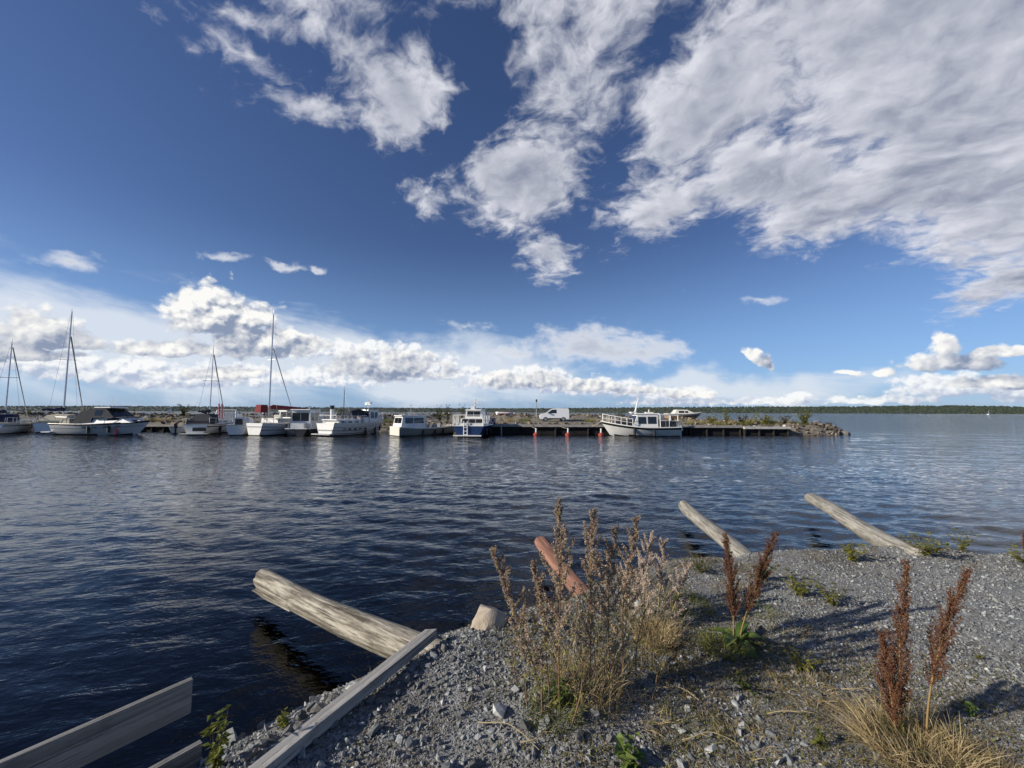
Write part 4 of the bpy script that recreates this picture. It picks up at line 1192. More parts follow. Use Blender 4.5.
b.part('swim_platform', lambda bm: box(bm, (-5.4, 0, .18), (.75, 2.8, .1)), GREYP)

b.stripe(.76, .80, GREYP); b.dress(5, .70, .16, .5); b.stripe(.40, .44, BROWN_STRIPE)
b.part('lifebuoy', lambda bm: [tube(bm, (1.16, .55 + .22 * math.cos(k * .7), 1.75 + .22 * math.sin(k * .7)), (1.16, .55 + .22 * math.cos((k + 1) * .7), 1.75 + .22 * math.sin((k + 1) * .7)), .05, seg=5) for k in range(9)], RED)

# I: work barge with cabin
b = Boat('work_boat', 'low grey flat work boat with white wheelhouse and long dark windows', 'work boat', (395, 36.6), 455, 9.0, 2.9, (.80, .66, .85), .5, .94, .35, sx=.74, sy=.8, side=True)
b.hull(HULL_GREY, None); b.deck(DECKM); b.rubrail(HULL_CREAM, .06)
b.cabin([(-4.3, .7), (-.7, .62), (-.95, 1.80), (-4.0, 1.80)], 2.3, top_in=.15, wins=[(-3.7, -2.6, 1.15, 1.66), (-2.5, -1.15, 1.15, 1.66)], name='wheelhouse', roof=(-4.2, -.4, 1.80, .08), back=((-4.18, 1.15), (-4.05, 1.65), 2, -1))
b.part('stern_plate', lambda bm: box(bm, (-4.55, 0, .45), (.06, 2.5, .82)), HULL_CREAM)
b.part('deck_box', lambda bm: box(bm, (-.1, .3, .82), (.7, .8, .4)), GREYP); b.part('deck_box', lambda bm: box(bm, (.9, -.4, .80), (.5, .5, .36)), GREYP); b.part('winch', lambda bm: tube(bm, (2.2, .2, .84), (2.2, .9, .84), .2, seg=10), GREYP)
b.rail(.42, .6, .6, 3, GREYP, .03, 1); b.part('bow_ramp', lambda bm: box(bm, (4.1, 0, .88), (.9, 1.5, .06)), HULL_CREAM)
b.mast(-2.4, 1.9, 2.7, .03, GREYP, False)

b.stripe(.78, .83, GREYP); b.dress(0, staff=False); b.fenders((.35, .55, .7), DARK, (-1,))
b.part('roof_rack', lambda bm: [tube(bm, (x, -.8, 1.98), (x, .8, 1.98), .025, seg=5) for x in (-3.6, -2.4, -1.2)] + [tube(bm, (-3.6, sd * .8, 1.98), (-1.2, sd * .8, 1.98), .025, seg=5) for sd in (1, -1)] + [tube(bm, (x, sd * .8, 1.88), (x, sd * .8, 1.98), .025, seg=5) for x in (-3.6, -1.2) for sd in (1, -1)], STEEL)

# J: navy hulled boat
b = Boat('tug_boat', 'navy blue hulled tug boat with white wheelhouse and boarding ladder', 'tug boat', (468, 35.2), 483, 9.0, 3.3, (.98, .98, 1.45), .9, .85, .5)
b.hull(HULL_NAVY); b.deck(); b.rubrail(HULL_WHITE, .05)
b.part('bulwark', lambda bm: prism(bm, [(-4.45, .99), (-2.6, .99), (-2.6, 1.2), (-4.45, 1.2)], -1.42, 1.42, .04), HULL_WHITE)
b.cabin([(-2.4, .95), (2.2, 1.1), (2.0, 1.62), (-2.4, 1.62)], 2.3, top_in=.08, wins=[(-2.0, -1.2, 1.2, 1.5), (-.6, .2, 1.2, 1.5), (.8, 1.6, 1.22, 1.5)], name='deckhouse', back=((-2.4, 1.1), (-2.4, 1.55), 3, -1))
b.cabin([(-1.6, 1.623), (1.5, 1.623), (1.2, 2.36), (-1.6, 2.36)], 1.7, top_in=.14, wins=[(-1.4, -.6, 1.82, 2.22), (-.4, .9, 1.82, 2.22)], name='wheelhouse', roof=(-1.9, 1.5, 2.36, .10), back=((-1.6, 1.8), (-1.6, 2.26), 2, -1), front=((1.43, 1.8), (1.25, 2.25), 3, 1))
def jm(bm):
    tube(bm, (-.6, 0, 2.46), (-.6, 0, 3.5), .05, seg=6); tube(bm, (-.6, -.6, 3.0), (-.6, .6, 3.0), .03, seg=5); box(bm, (-.6, 0, 3.2), (.2, .7, .12))
for xx, yy in ((-1.2, .7), (-1.4, -.7)): b.part('aerial', lambda bm: tube(bm, (xx, yy, 2.46), (xx, yy, 3.2), .02, seg=4), WHITE)
b.part('roof_box', lambda bm: box(bm, (-1.3, .1, 2.64), (.5, .4, .35)), WHITE)
b.part('light_mast', jm, WHITE)
def lad(bm):
    for y in (.36, .04): tube(bm, (-4.62, y, .05), (-4.56, y, 1.4), .045, seg=6)
    for i in range(4): tube(bm, (-4.61, .04, .2 + i * .32), (-4.61, .36, .2 + i * .32), .035, seg=5)
b.part('ladder', lad, WHITE)
b.part('swim_platform', lambda bm: box(bm, (-4.75, 0, .13), (.45, 2.5, .08)), WHITE)
b.rail(.0, .38, .95, 5, WHITE, .03, 1, True); b.fenders((.2, .5), DARK, (-1,))

b.dress(3, .82, .35, .65)
b.part('life_raft', lambda bm: tube(bm, (1.7, -.5, 1.78), (1.7, .5, 1.78), .16, seg=10), HULL_WHITE)

# K: white motor yacht lying along the quay, bow to the left
b = Boat('motor_yacht', 'white and black motor yacht lying side on at the quay, bow left', 'motor yacht', (677, 38.0), 603, 7.3, 2.6, (.85, .80, 1.38), 1.0, .85, .4, heading=-89)
b.hull(HULL_WHITE, (BLACKP, 2)); b.deck(); b.rubrail(HULL_WHITE, .06)
b.cabin([(-1.55, .85), (.75, .85), (.35, 2.0), (-1.55, 2.05)], 1.9, top_in=.12, wins=[(-1.4, -.6, 1.15, 1.82), (-.45, .3, 1.15, 1.80)], name='wheelhouse', roof=(-1.75, .55, 2.05, .09), front=((.72, 1.2), (.42, 1.9), 3, 1))
b.cabin([(.76, .9), (2.4, 1.05), (2.1, 1.38), (.76, 1.5)], 1.5, DARK_CLOTH, .15, name='fore_cabin')
b.part('name_board', lambda bm: box(bm, (1.6, 1.0, 1.22), (.9, .03, .12)), WHITE) if False else None
def awn(bm):
    for x in (-1.75, -2.6, -3.4):
        for sd in (1, -1): tube(bm, (x, sd * .95, .85), (x, sd * .9, 2.0), .045, seg=6)
    for sd in (1, -1): tube(bm, (-1.7, sd * .9, 2.0), (-3.45, sd * .9, 1.95), .045, seg=6)
    for sd in (1, -1): tube(bm, (-1.7, sd * .95, 1.45), (-3.45, sd * .95, 1.42), .03, seg=6)
b.part('awning_frame', awn, WHITE)
for sd in (1, -1): b.part('side_curtain', lambda bm: box(bm, (-2.6, sd * .93, 1.15), (1.5, .03, .5)), DARK_CLOTH)
b.part('mast', lambda bm: tube(bm, (.35, 0, 2.1), (-.05, 0, 3.6), .09, .05, 7), WHITE)
b.part('search_light', lambda bm: (box(bm, (.55, 0, 2.22), (.5, .9, .10)), tube(bm, (-1.0, 0, 2.14), (-1.0, 0, 2.5), .05, seg=6), box(bm, (-1.0, 0, 2.2), (.7, .5, .1))), WHITE)
b.rail(.62, .97, .72, 5, WHITE, .035, 1)
b.part('outboard', lambda bm: (box(bm, (-3.85, .3, .75), (.34, .3, .5)), box(bm, (-3.85, .3, .25), (.15, .12, .6))), WHITE)

b.dress(0, staff=True); b.fenders((.35, .6), DARK, (1, -1))
b.part('wheel_seat', lambda bm: box(bm, (-2.7, 0, 1.05), (.6, 1.4, .5)), CREAM_CLOTH)

# L: cabin cruiser on a trailer on the breakwater
q = at_y(684, 419, 52); zl = jet_z(q.x, q.y).item()
b = Boat('cabin_cruiser', 'cream topped cabin cruiser standing on a trailer on the breakwater', 'cabin cruiser', (700, 52.5), 667, 4.6, 1.9, (.75, .72, .9), .9, .88, .35, z=zl + .62, heading=92)
b.o.location = (q.x, q.y, zl + .62)
b.hull(TEAK, (HULL_CREAM, 2), TEAK); b.deck(HULL_CREAM); b.cabin([(-1.5, .72), (1.2, .8), (.2, 1.28), (-1.1, 1.28)], 1.5, HULL_CREAM, .2, wins=[(-.9, -.2, .86, 1.12), (-.1, .3, .86, 1.1)]); b.rubrail(HULL_CREAM, .05)
tr = empty('boat_trailer', (q.x, q.y, zl), b.o.rotation_euler.z); tag(tr, 'steel boat trailer under the cream topped cabin cruiser', 'trailer')
build('frame', lambda bm: [box(bm, (0, sd * .6, .36), (4.2, .08, .09)) for sd in (1, -1)] + [box(bm, (x, 0, .37), (.08, 1.2, .07)) for x in (-1.6, 0, 1.5)] + [tube(bm, (2.1, 0, .36), (3.0, 0, .36), .05)], STEEL, tr)
for sd in (1, -1):
    build('wheel', lambda bm: tube(bm, (-.5, sd * .72, .28), (-.5, sd * .9, .28), .28, seg=14), DARK, tr)

# far sailing boat
q = at_y(989, 413.5, 900)
fb = empty('sailing_boat', (q.x, q.y, 0), 0.4); tag(fb, 'tiny white sailing boat far out on the right before the wooded shore', 'sailing boat')
build('hull', lambda bm: prism(bm, [(-6, -.3), (5, -.3), (6.5, 1.6), (-6, 1.4)], -1.6, 1.6, -.3), HULL_WHITE, fb)
build('sail', lambda bm: prism(bm, [(-4, 2.2), (1.0, 2.2), (.9, 10)], -.08, .08, .02), HULL_WHITE, fb)
q = at_y(170.5, 414, 700)
fb = empty('sailing_boat', (q.x, q.y, 0), 0.4); tag(fb, 'tiny white sailing boat far off on the left, seen past the bush', 'sailing boat')
build('hull', lambda bm: prism(bm, [(-5, -.3), (4, -.3), (5.5, 1.6), (-5, 1.4)], -1.5, 1.5, -.3), HULL_WHITE, fb)
build('sail', lambda bm: prism(bm, [(-3, 2.2), (1.0, 2.2), (.9, 12)], -.08, .08, .02), HULL_WHITE, fb)

# mooring lines from the bows and sterns to buoys and quay
ROPE = plain('rope', (0.42, 0.38, 0.30), 0.9)
def line(a, b, sag, label):
    a, b = Vector(a), Vector(b)
    def f(bm):
        P = [a.lerp(b, i / 10) + Vector((0, 0, -sag * 4 * (i/10) * (1 - i/10))) for i in range(11)]
        for p, q in zip(P[:-1], P[1:]): tube(bm, p, q, .022, seg=4, caps=False)
    tag(build('mooring_line', f, ROPE), label, 'rope', 'mooring lines')
line(at_y(603, 419, 38), at_y(592, 426, 39.75), .15, 'mooring line from the bow of the white motor yacht to the quay')
line(at_y(678, 425, 38.2), at_y(690, 426, 39.8), .1, 'mooring line from the stern of the white motor yacht to the quay')
line(at_y(536, 428, 38.3), at_y(531, 425.5, 39.75), .1, 'mooring line from the quay to the red buoy left of the van')
line(at_y(568, 428, 38.3), at_y(560, 425.5, 39.75), .1, 'mooring line from the quay to the red buoy below the van')

# ------------------------------------------------------------------ van
q = at_y(554, 420.3, 54)
van = empty('van', (q.x, q.y, jet_z(q.x, q.y).item() + 0.02), PI); tag(van, 'white panel van parked on the breakwater facing left', 'van')
VW = plain('van_white', (0.80, 0.80, 0.80), 0.25, vary=0.03)
sil = [(-1.95, .32), (1.85, .32), (1.98, .55), (1.95, .82), (1.72, 1.0), (1.05, 1.12), (.38, 1.66), (.10, 1.76), (-1.85, 1.78), (-1.96, 1.6), (-1.99, .7)]
vb = build('body', lambda bm: prism(bm, sil, -.84, .84, .14), VW, van, False, 0.03)
for sd in (1, -1):
    def pane(bm):
        pts = [(.98, 1.10), (.36, 1.58), (-.28, 1.60), (-.28, 1.10)]
        k = lambda z: (.84 - .14 * (z - .32) / 1.46) + .006
        v0 = [bm.verts.new((x, sd * k(z), z)) for x, z in pts]; v1 = [bm.verts.new((x, sd * (k(z) - .03), z)) for x, z in pts]
        bm.faces.new(v0); bm.faces.new(v1[::-1])
        for i in range(4): bm.faces.new((v0[i], v0[(i+1) % 4], v1[(i+1) % 4], v1[i]))
    build('side_window', pane, GLASS, van)
    for x in (1.22, -1.18):
        w_ = build('wheel', lambda bm: tube(bm, (x, sd * .66, .30), (x, sd * .87, .30), .30, seg=18), DARK, van)
        build('rim', lambda bm: tube(bm, (x, sd * .85, .30), (x, sd * .885, .30), .19, .17, 14), ALU, w_)
    build('headlight', lambda bm: box(bm, (1.83, sd * .6, .84), (.14, .26, .16)), ALU, van)
    build('mirror', lambda bm: box(bm, (.85, sd * .93, 1.16), (.12, .2, .16)), DARK, van)
    build('sill_trim', lambda bm: box(bm, (0, sd * .835, .40), (1.7, .03, .12)), DARK, van)
build('windscreen', lambda bm: [bm.faces.new([bm.verts.new(v) for v in ((1.04, -.70, 1.15), (1.04, .70, 1.15), (.40, .66, 1.665), (.40, -.66, 1.665))])], GLASS, van)
# ------------------------------------------------------------------ loose gravel and stones on the bank
GRAVEL_ST = stone_mat('crushed_stone', (0.085, 0.090, 0.092), (0.36, 0.37, 0.365), (0.46, 0.455, 0.43), (0.20, 0.175, 0.13))
def gp(px, py):
    """where the line of sight through a picture point meets the bank"""
    d = ray(px, py); lo, hi = 0.5, 14.0; o = Vector((0, 0, CAM_H))
    for k in range(400):
        t = 0.5 + 13.5 * k / 399; p = o + d * t
        if p.z < float(ground_z(p.x, p.y)): hi = t; lo = t - 13.5 / 399; break
    for k in range(18):
        m = (lo + hi) / 2; p = o + d * m
        if p.z < float(ground_z(p.x, p.y)): hi = m
        else: lo = m
    p = o + d * hi
    return Vector((p.x, p.y, float(ground_z(p.x, p.y))))

def loose_gravel():
    g = np.random.default_rng(77); out_p, out_s = [], []
    for (n, x0, x1, y0, y1, lo, hi, sig) in ((62000, -2.6, 3.2, 0.6, 3.6, .0052, .0, .42), (66000, -1.6, 7.5, 2.4, 5.8, .0066, 0, .38), (17000, -2.8, 1.3, 0.6, 5.2, .0098, 0, .52), (16000, 3, 11, 1.5, 5.4, .009, 0, .35)):
        x = g.uniform(x0, x1, n); y = g.uniform(y0, y1, n)
        s = lo * np.exp(g.normal(0, sig, n))
        d = shore_s(x, y)
        keep = (d < 1.15) & (np.abs(x) < (y + 0.4) * 1.65)
        if lo > .012: keep &= g.uniform(0, 1, n) < np.clip(1.25 + d * 0.75, 0.05, 1)     # coarser stone along the rim
        patch = vnoise(x, y, 0.8, 41) + 0.5 * vnoise(x, y, 0.25, 42)
        keep &= g.uniform(0, 1, n) < np.clip(0.85 + patch * 1.0, 0.25, 1)
        out_p.append(np.stack([x, y, ground_z(x, y) + s * .25], 1)[keep]); out_s.append(s[keep])
    P = np.concatenate(out_p); S_ = np.concatenate(out_s)
    o = stones('loose_gravel', P, S_, GRAVEL_ST, 8, 0.65)
    tag(o, 'loose grey crushed stone covering the bank', 'gravel', kind='stuff')
loose_gravel()

q = gp(487, 625)
tag(boulder('boulder', (q.x + .0, q.y + .05, q.z - 0.02), .185, (1.15, .95, 1.1), ROCK_TAN, 3, 1.4), 'large tan boulder on the rim of the bank beside the thick log', 'boulder')
q = gp(520, 606)
tag(boulder('boulder', (q.x, q.y + .1, q.z - .06), .20, (1.2, .8, .8), ROCK_GREY, 6, 1.0), 'grey boulder behind the tan one, in front of the red log', 'boulder')
RIM = [(414, 668, .055), (404, 682, .045), (443, 650, .05), (452, 660, .045), (372, 700, .05), (318, 712, .05), (300, 728, .055), (268, 742, .05), (285, 735, .045), (250, 757, .05), (335, 700, .045), (425, 690, .035),
       (470, 655, .035), (140+405, 662, .04), (683, 637, .05), (651, 678, .045), (523, 690, .035), (610, 740, .03), (580, 735, .05), (470, 700, .035)]
def shard(name, loc, r, m, seed, rz):
    g = np.random.default_rng(seed); V = I20 * g.uniform(.8, 1.2, (12, 1))
    for k in range(8):
        n = g.normal(size=3); n /= np.linalg.norm(n); V = V - np.clip(V @ n - g.uniform(.3, .62), 0, None)[:, None] * n
    o = np_mesh(name, V * np.array((1.6, 1.15, .95)) * r, F20, m); o.location = loc; o.rotation_euler = (g.normal(0, .3), g.normal(0, .3), rz)
    return o
for i, (px, py, r) in enumerate(RIM):
    q = gp(px, py)
    o = shard('stone', (q.x, q.y, q.z + r * .15), r * .72, ROCK_GREY, 100 + i, g.uniform(0, 6))
    tag(o, 'fist sized broken stone lying on the gravel bank', 'stone', 'larger stones on the gravel bank')

# ------------------------------------------------------------------ plant kit
class Kit:
    def __init__(s, seed): s.g = np.random.default_rng(seed); s.V = []; s.F = []; s.S = []; s.n = 0
    def add(s, V, F, sh):
        V = np.asarray(V, float); s.V.append(V); s.F.append(np.asarray(F, int) + s.n); s.S.append(np.broadcast_to(sh, len(V)).astype(float)); s.n += len(V)
    def tube(s, P, r0, r1, sh=0.5, k=4):
        P = np.asarray(P, float); n = len(P)
        d = np.gradient(P, axis=0); d /= np.linalg.norm(d, axis=1, keepdims=True) + 1e-9
        a = np.cross(d, [0.31, 0.95, 0.02]); a /= np.linalg.norm(a, axis=1, keepdims=True) + 1e-9; b = np.cross(d, a)
        r = np.linspace(r0, r1, n)[:, None, None]; t = np.arange(k) / k * 2 * PI
        V = P[:, None] + r * (np.cos(t)[None, :, None] * a[:, None] + np.sin(t)[None, :, None] * b[:, None])
        i = np.arange(n - 1)[:, None] * k; j = np.arange(k)[None]; jn = (j + 1) % k
        F = np.stack([i + j, i + jn, i + k + jn, i + k + j], -1).reshape(-1, 4)
        s.add(V.reshape(-1, 3), F, sh)
    def leaves(s, P, D, N, L, W, sh, droop=0.0):
        """pointed leaves of two folded halves: positions, directions, normals, lengths, widths"""
        P, D, N = (np.asarray(v, float) for v in (P, D, N)); n = len(P)
        D = D / (np.linalg.norm(D, axis=1, keepdims=True) + 1e-9); Sd = np.cross(D, N); Sd /= np.linalg.norm(Sd, axis=1, keepdims=True) + 1e-9; N = np.cross(Sd, D)
        L = np.broadcast_to(L, n)[:, None]; W = np.broadcast_to(W, n)[:, None] / 2
        dn = np.array([0, 0, -1.0]) * droop * L
        V = np.stack([P, P + D * L * .40 + Sd * W + N * W * .35 + dn * .25, P + D * L * .45 + dn * .25, P + D * L * .40 - Sd * W + N * W * .35 + dn * .25, P + D * L + dn], 1)
        F = (np.array([(0, 2, 4, 1), (0, 3, 4, 2)])[None] + (np.arange(n) * 5)[:, None, None]).reshape(-1, 4)
        s.add(V.reshape(-1, 3), F, np.repeat(np.broadcast_to(sh, n), 5))
    def seeds(s, P, r, sh):
        """tiny clumps: two crossed diamonds each"""
        P = np.asarray(P, float); n = len(P); r = np.broadcast_to(r, n)[:, None]
        a = s.g.normal(size=(n, 3)); a /= np.linalg.norm(a, axis=1, keepdims=True); b = np.cross(a, s.g.normal(size=(n, 3))); b /= np.linalg.norm(b, axis=1, keepdims=True); c = np.cross(a, b)
        V = np.stack([P + a*r, P + b*r*.8, P - a*r, P - b*r*.8, P + c*r*.8, P + a*r*.9, P - c*r*.8, P - a*r*.9], 1)
        F = (np.array([(0, 1, 2, 3), (4, 5, 6, 7)])[None] + (np.arange(n) * 8)[:, None, None]).reshape(-1, 4)
        s.add(V.reshape(-1, 3), F, np.repeat(np.broadcast_to(sh, n), 8))
    def blades(s, P, D, L, W, bend, sh, seg=3):
        P, D = np.asarray(P, float), np.asarray(D, float); n = len(P)
        D = D / np.linalg.norm(D, axis=1, keepdims=True)
        Sd = np.cross(D, [0, 0, 1.0]) + 1e-3; Sd /= np.linalg.norm(Sd, axis=1, keepdims=True)
        tw = s.g.uniform(0, PI, n)[:, None]; Sd = Sd * np.cos(tw) + np.cross(D, Sd) * np.sin(tw)
        L = np.broadcast_to(L, n)[:, None]; W = np.broadcast_to(W, n)[:, None]; bend = np.broadcast_to(bend, n)[:, None]
        hor = D.copy(); hor[:, 2] = 0; hor /= np.linalg.norm(hor, axis=1, keepdims=True) + 1e-6
        rows = []
        for i in range(seg + 1):
            t = i / seg; c = P + D * L * t + (hor * .5 + np.array([0, 0, -1.0])) * bend * L * t * t; w = W * (1 - t) ** .7 / 2 + W * .04
            rows += [c + Sd * w, c - Sd * w]
        V = np.stack(rows, 1); k = 2 * (seg + 1)
        f = np.array([(2*i, 2*i+1, 2*i+3, 2*i+2) for i in range(seg)])
        F = (f[None] + (np.arange(n) * k)[:, None, None]).reshape(-1, 4)
        s.add(V.reshape(-1, 3), F, np.repeat(np.broadcast_to(sh, n), k))
    def make(s, name, m, parent=None, smooth=False):
        return np_mesh(name, np.concatenate(s.V), np.concatenate(s.F), m, parent, smooth, np.concatenate(s.S))

STEM_RED = leafy('red_stem', (0.14, 0.075, 0.045), (0.30, 0.20, 0.11), .7, 0.0)
SPIKE = leafy('mugwort_flower', (0.27, 0.195, 0.145), (0.60, 0.47, 0.34), .8, .3)
MUG_LEAF = leafy('mugwort_leaf', (0.14, 0.155, 0.04), (0.46, 0.38, 0.15), .7, .3)
PALE_FL = leafy('pale_seed_fluff', (0.46, 0.36, 0.29), (0.78, 0.66, 0.55), .8, .35)
PALE_STEM = leafy('straw', (0.30, 0.22, 0.11), (0.50, 0.41, 0.24), .7, .2)
DOCK_SEED = leafy('dock_seed', (0.080, 0.032, 0.018), (0.21, 0.092, 0.055), .75, .15)
DOCK_LEAF = leafy('dock_leaf', (0.06, 0.11, 0.022), (0.19, 0.25, 0.06), .5, .3)
WEED = leafy('weed_leaf', (0.07, 0.095, 0.018), (0.24, 0.24, 0.045), .6, .35)
GREENB = leafy('bush_leaf', (0.035, 0.055, 0.016), (0.12, 0.145, 0.035), .6, .3)
YELB = leafy('yellow_bush_leaf', (0.11, 0.125, 0.02), (0.30, 0.29, 0.05), .6, .35)
BROWNB = leafy('brown_weed', (0.085, 0.06, 0.025), (0.20, 0.15, 0.06), .7, .25)
DRY = leafy('dry_grass', (0.24, 0.17, 0.08), (0.55, 0.44, 0.25), .75, .3)
DRYB = leafy('brown_grass', (0.10, 0.075, 0.035), (0.34, 0.27, 0.14), .8, .2)
GRASS_G = leafy('green_grass', (0.09, 0.11, 0.03), (0.25, 0.25, 0.07), .7, .3)

def unit(v): return v / (np.linalg.norm(v, axis=-1, keepdims=True) + 1e-9)
def stem_curve(h, lean, g, n=12, wig=.012):
    t = np.linspace(0, 1, n); ph = g.uniform(0, 6, 2)
    return np.stack([lean[0] * t ** 1.4 + wig * np.sin(t * 5 + ph[0]), lean[1] * t ** 1.4 + wig * np.sin(t * 4 + ph[1]), h * t], 1)
def on_curve(C, t):
    n = len(C) - 1; x = np.clip(t, 0, 1) * n; i = np.minimum(x.astype(int), n - 1); f = (x - i)[:, None]
    return C[i] * (1 - f) + C[i + 1] * f

def mugwort(px, py, tx, ty, label, seed, spread=1.0, spike=SPIKE, stem=STEM_RED, leafm=MUG_LEAF, leafn=1.0, fl=1.0, group='tall dry weeds on the bank', dens=1.0, name='mugwort', flsize=.0042, cat='weed', spiky=True):
    b = gp(px, py); top = at_y(tx, ty, b.y); h = top.z - b.z
    o = empty(name, (b.x, b.y, b.z - .01)); tag(o, label, cat, group)
    g = np.random.default_rng(seed)
    C = stem_curve(h, (top.x - b.x, g.normal(0, .05)), g)
    st, sp_, lf = Kit(seed), Kit(seed + 1), Kit(seed + 2)
    st.tube(C, .0042, .0012, g.uniform(.1, .6))
    nb = int(h * 30 * dens)
    for i in range(nb):
        t = .10 + .88 * (i + g.uniform(0, 1)) / nb
        p = on_curve(C, np.array([t]))[0]; a = i * 2.4 + g.normal(0, .4)
        L = (h * .27 * (1 - t) ** .75 + .035) * g.uniform(.7, 1.25) * spread
        up = .75 + 1.1 * t + g.normal(0, .12)
        d = unit(np.array([math.cos(a), math.sin(a), up]))
        q = np.linspace(0, 1, 6)[:, None]
        B = p + d * L * q + np.array([0, 0, .25]) * L * q ** 2
        st.tube(B, .0016, .0007, g.uniform(.1, .9), 3)
        if spiky and (t > .42 or g.uniform() < .35):
            n = int((L * 420 + 16) * fl); tt = g.uniform(.12, 1.0, n)
            pp = B[0] + d * L * tt[:, None] + np.array([0, 0, .25]) * L * tt[:, None] ** 2 + g.normal(0, .0045 + .004 * (1 - t), (n, 3))
            sp_.seeds(pp, flsize * g.uniform(.6, 1.3, n), np.clip(g.normal(.35 + .35 * (1 - t), .25, n), 0, 1))
        n = int((4 + 9 * (1 - t)) * leafn); tt = g.uniform(.1, 1, n)
        pp = B[0] + d * L * tt[:, None]
        dd = unit(g.normal(0, .7, (n, 3)) + d + np.array([0, 0, -.25])); 
        lf.leaves(pp, dd, g.normal(0, .5, (n, 3)) + np.array([0, 0, 1]), g.uniform(.014, .045, n) * (1.15 - .6 * t), g.uniform(.003, .008, n), g.uniform(0, 1, n), .25)
    n = int(90 * fl) if spiky else 0; tt = g.uniform(.80, 1.0, n)
    sp_.seeds(on_curve(C, tt) + g.normal(0, .006, (n, 3)), flsize, np.clip(g.normal(.3, .2, n), 0, 1))
    st.make('stem', stem, o, True); (sp_.make('flower_spike', spike, o) if spiky else None); lf.make('foliage', leafm, o)
    return o

MG = [(562, 716, 557, 498, 'tallest dry mugwort stalk, its spike crossing the red log'),
      (540, 704, 491, 545, 'dry mugwort stalk leaning left in front of the tan boulder'),
      (552, 700, 531, 557, 'thin dry mugwort stalk just left of the red log'),
      (588, 694, 596, 508, 'tall dry mugwort stalk just right of the red log'),
      (606, 684, 616, 525, 'dry mugwort stalk standing between two taller ones, right of the red log'),
      (622, 676, 639, 519, 'dry mugwort stalk farthest right, before the pale fluffy seed heads')]
for i, a in enumerate(MG): mugwort(*a, 200 + 5 * i, .74, fl=1.7, flsize=.0054, leafn=1.3)
LOWT = [(520, 690, 506, 630), (545, 714, 535, 650), (572, 724, 590, 655), (603, 702, 606, 630), (618, 690, 630, 605), (634, 682, 645, 600), (560, 706, 551, 640), (586, 700, 578, 640),
        (642, 668, 655, 598), (652, 662, 668, 596), (655, 690, 672, 630), (530, 706, 517, 660)]
for i, a in enumerate(LOWT):
    mugwort(*a, 'low bushy brown and olive weed within the clump of tall stalks', 300 + 5 * i, 1.0, leafn=1.5, spiky=False, dens=.8, group='low weeds among the tall stalks', name='low_weed')
PALET = [(628, 625, 628, 558), (645, 615, 655, 538), (660, 612, 670, 545), (650, 632, 640, 562), (672, 612, 688, 562), (668, 628, 662, 570)]
for i, a in enumerate(PALET):
    mugwort(*a, 'pale pinkish fluffy seed head behind the tall stalks', 420 + 5 * i, 1.15, PALE_FL, PALE_STEM, MUG_LEAF, .5, 2.2, 'pale fluffy seed heads', name='seed_head_weed', flsize=.0055)

def plume(k_seed, k_stem, C, t0, rad, g, n_br=74, dens=1.0):
    k_stem.tube(C, .0055, .0018, .4, 5)
    for i in range(n_br):
        t = t0 + (1 - t0) * (i + g.uniform(0, 1)) / n_br
        u = (t - t0) / (1 - t0)
        p = on_curve(C, np.array([t]))[0]; a = i * 2.4 + g.normal(0, .5)
        L = rad * (2.6 * (1 - u) ** .8 * (0.55 + .45 * min(1, u * 5)) + .55) * g.uniform(.6, 1.2)
        ax = unit(on_curve(C, np.array([min(t + .05, 1)]))[0] - on_curve(C, np.array([t - .05]))[0])
        d = unit(np.array([math.cos(a), math.sin(a), 0]) * .42 + ax * 1.0)
        k_stem.tube(np.stack([p, p + d * L * .5, p + d * L]), .0014, .0006, .2, 3)
        n = int(L * 640 * g.uniform(.5, 1.2)) + 6; tt = g.uniform(.05, 1, n)[:, None]
        # whorls: seeds bunch in rings along each branch
        tt = (np.round(tt * L / .013) * .013 / L + g.normal(0, .0022, (n, 1)) / L)
        pp = p + d * L * tt + g.normal(0, .0048, (n, 3))
        k_seed.seeds(pp, g.uniform(.0026, .0050, n), np.clip(g.normal(.45, .28, n), 0, 1))

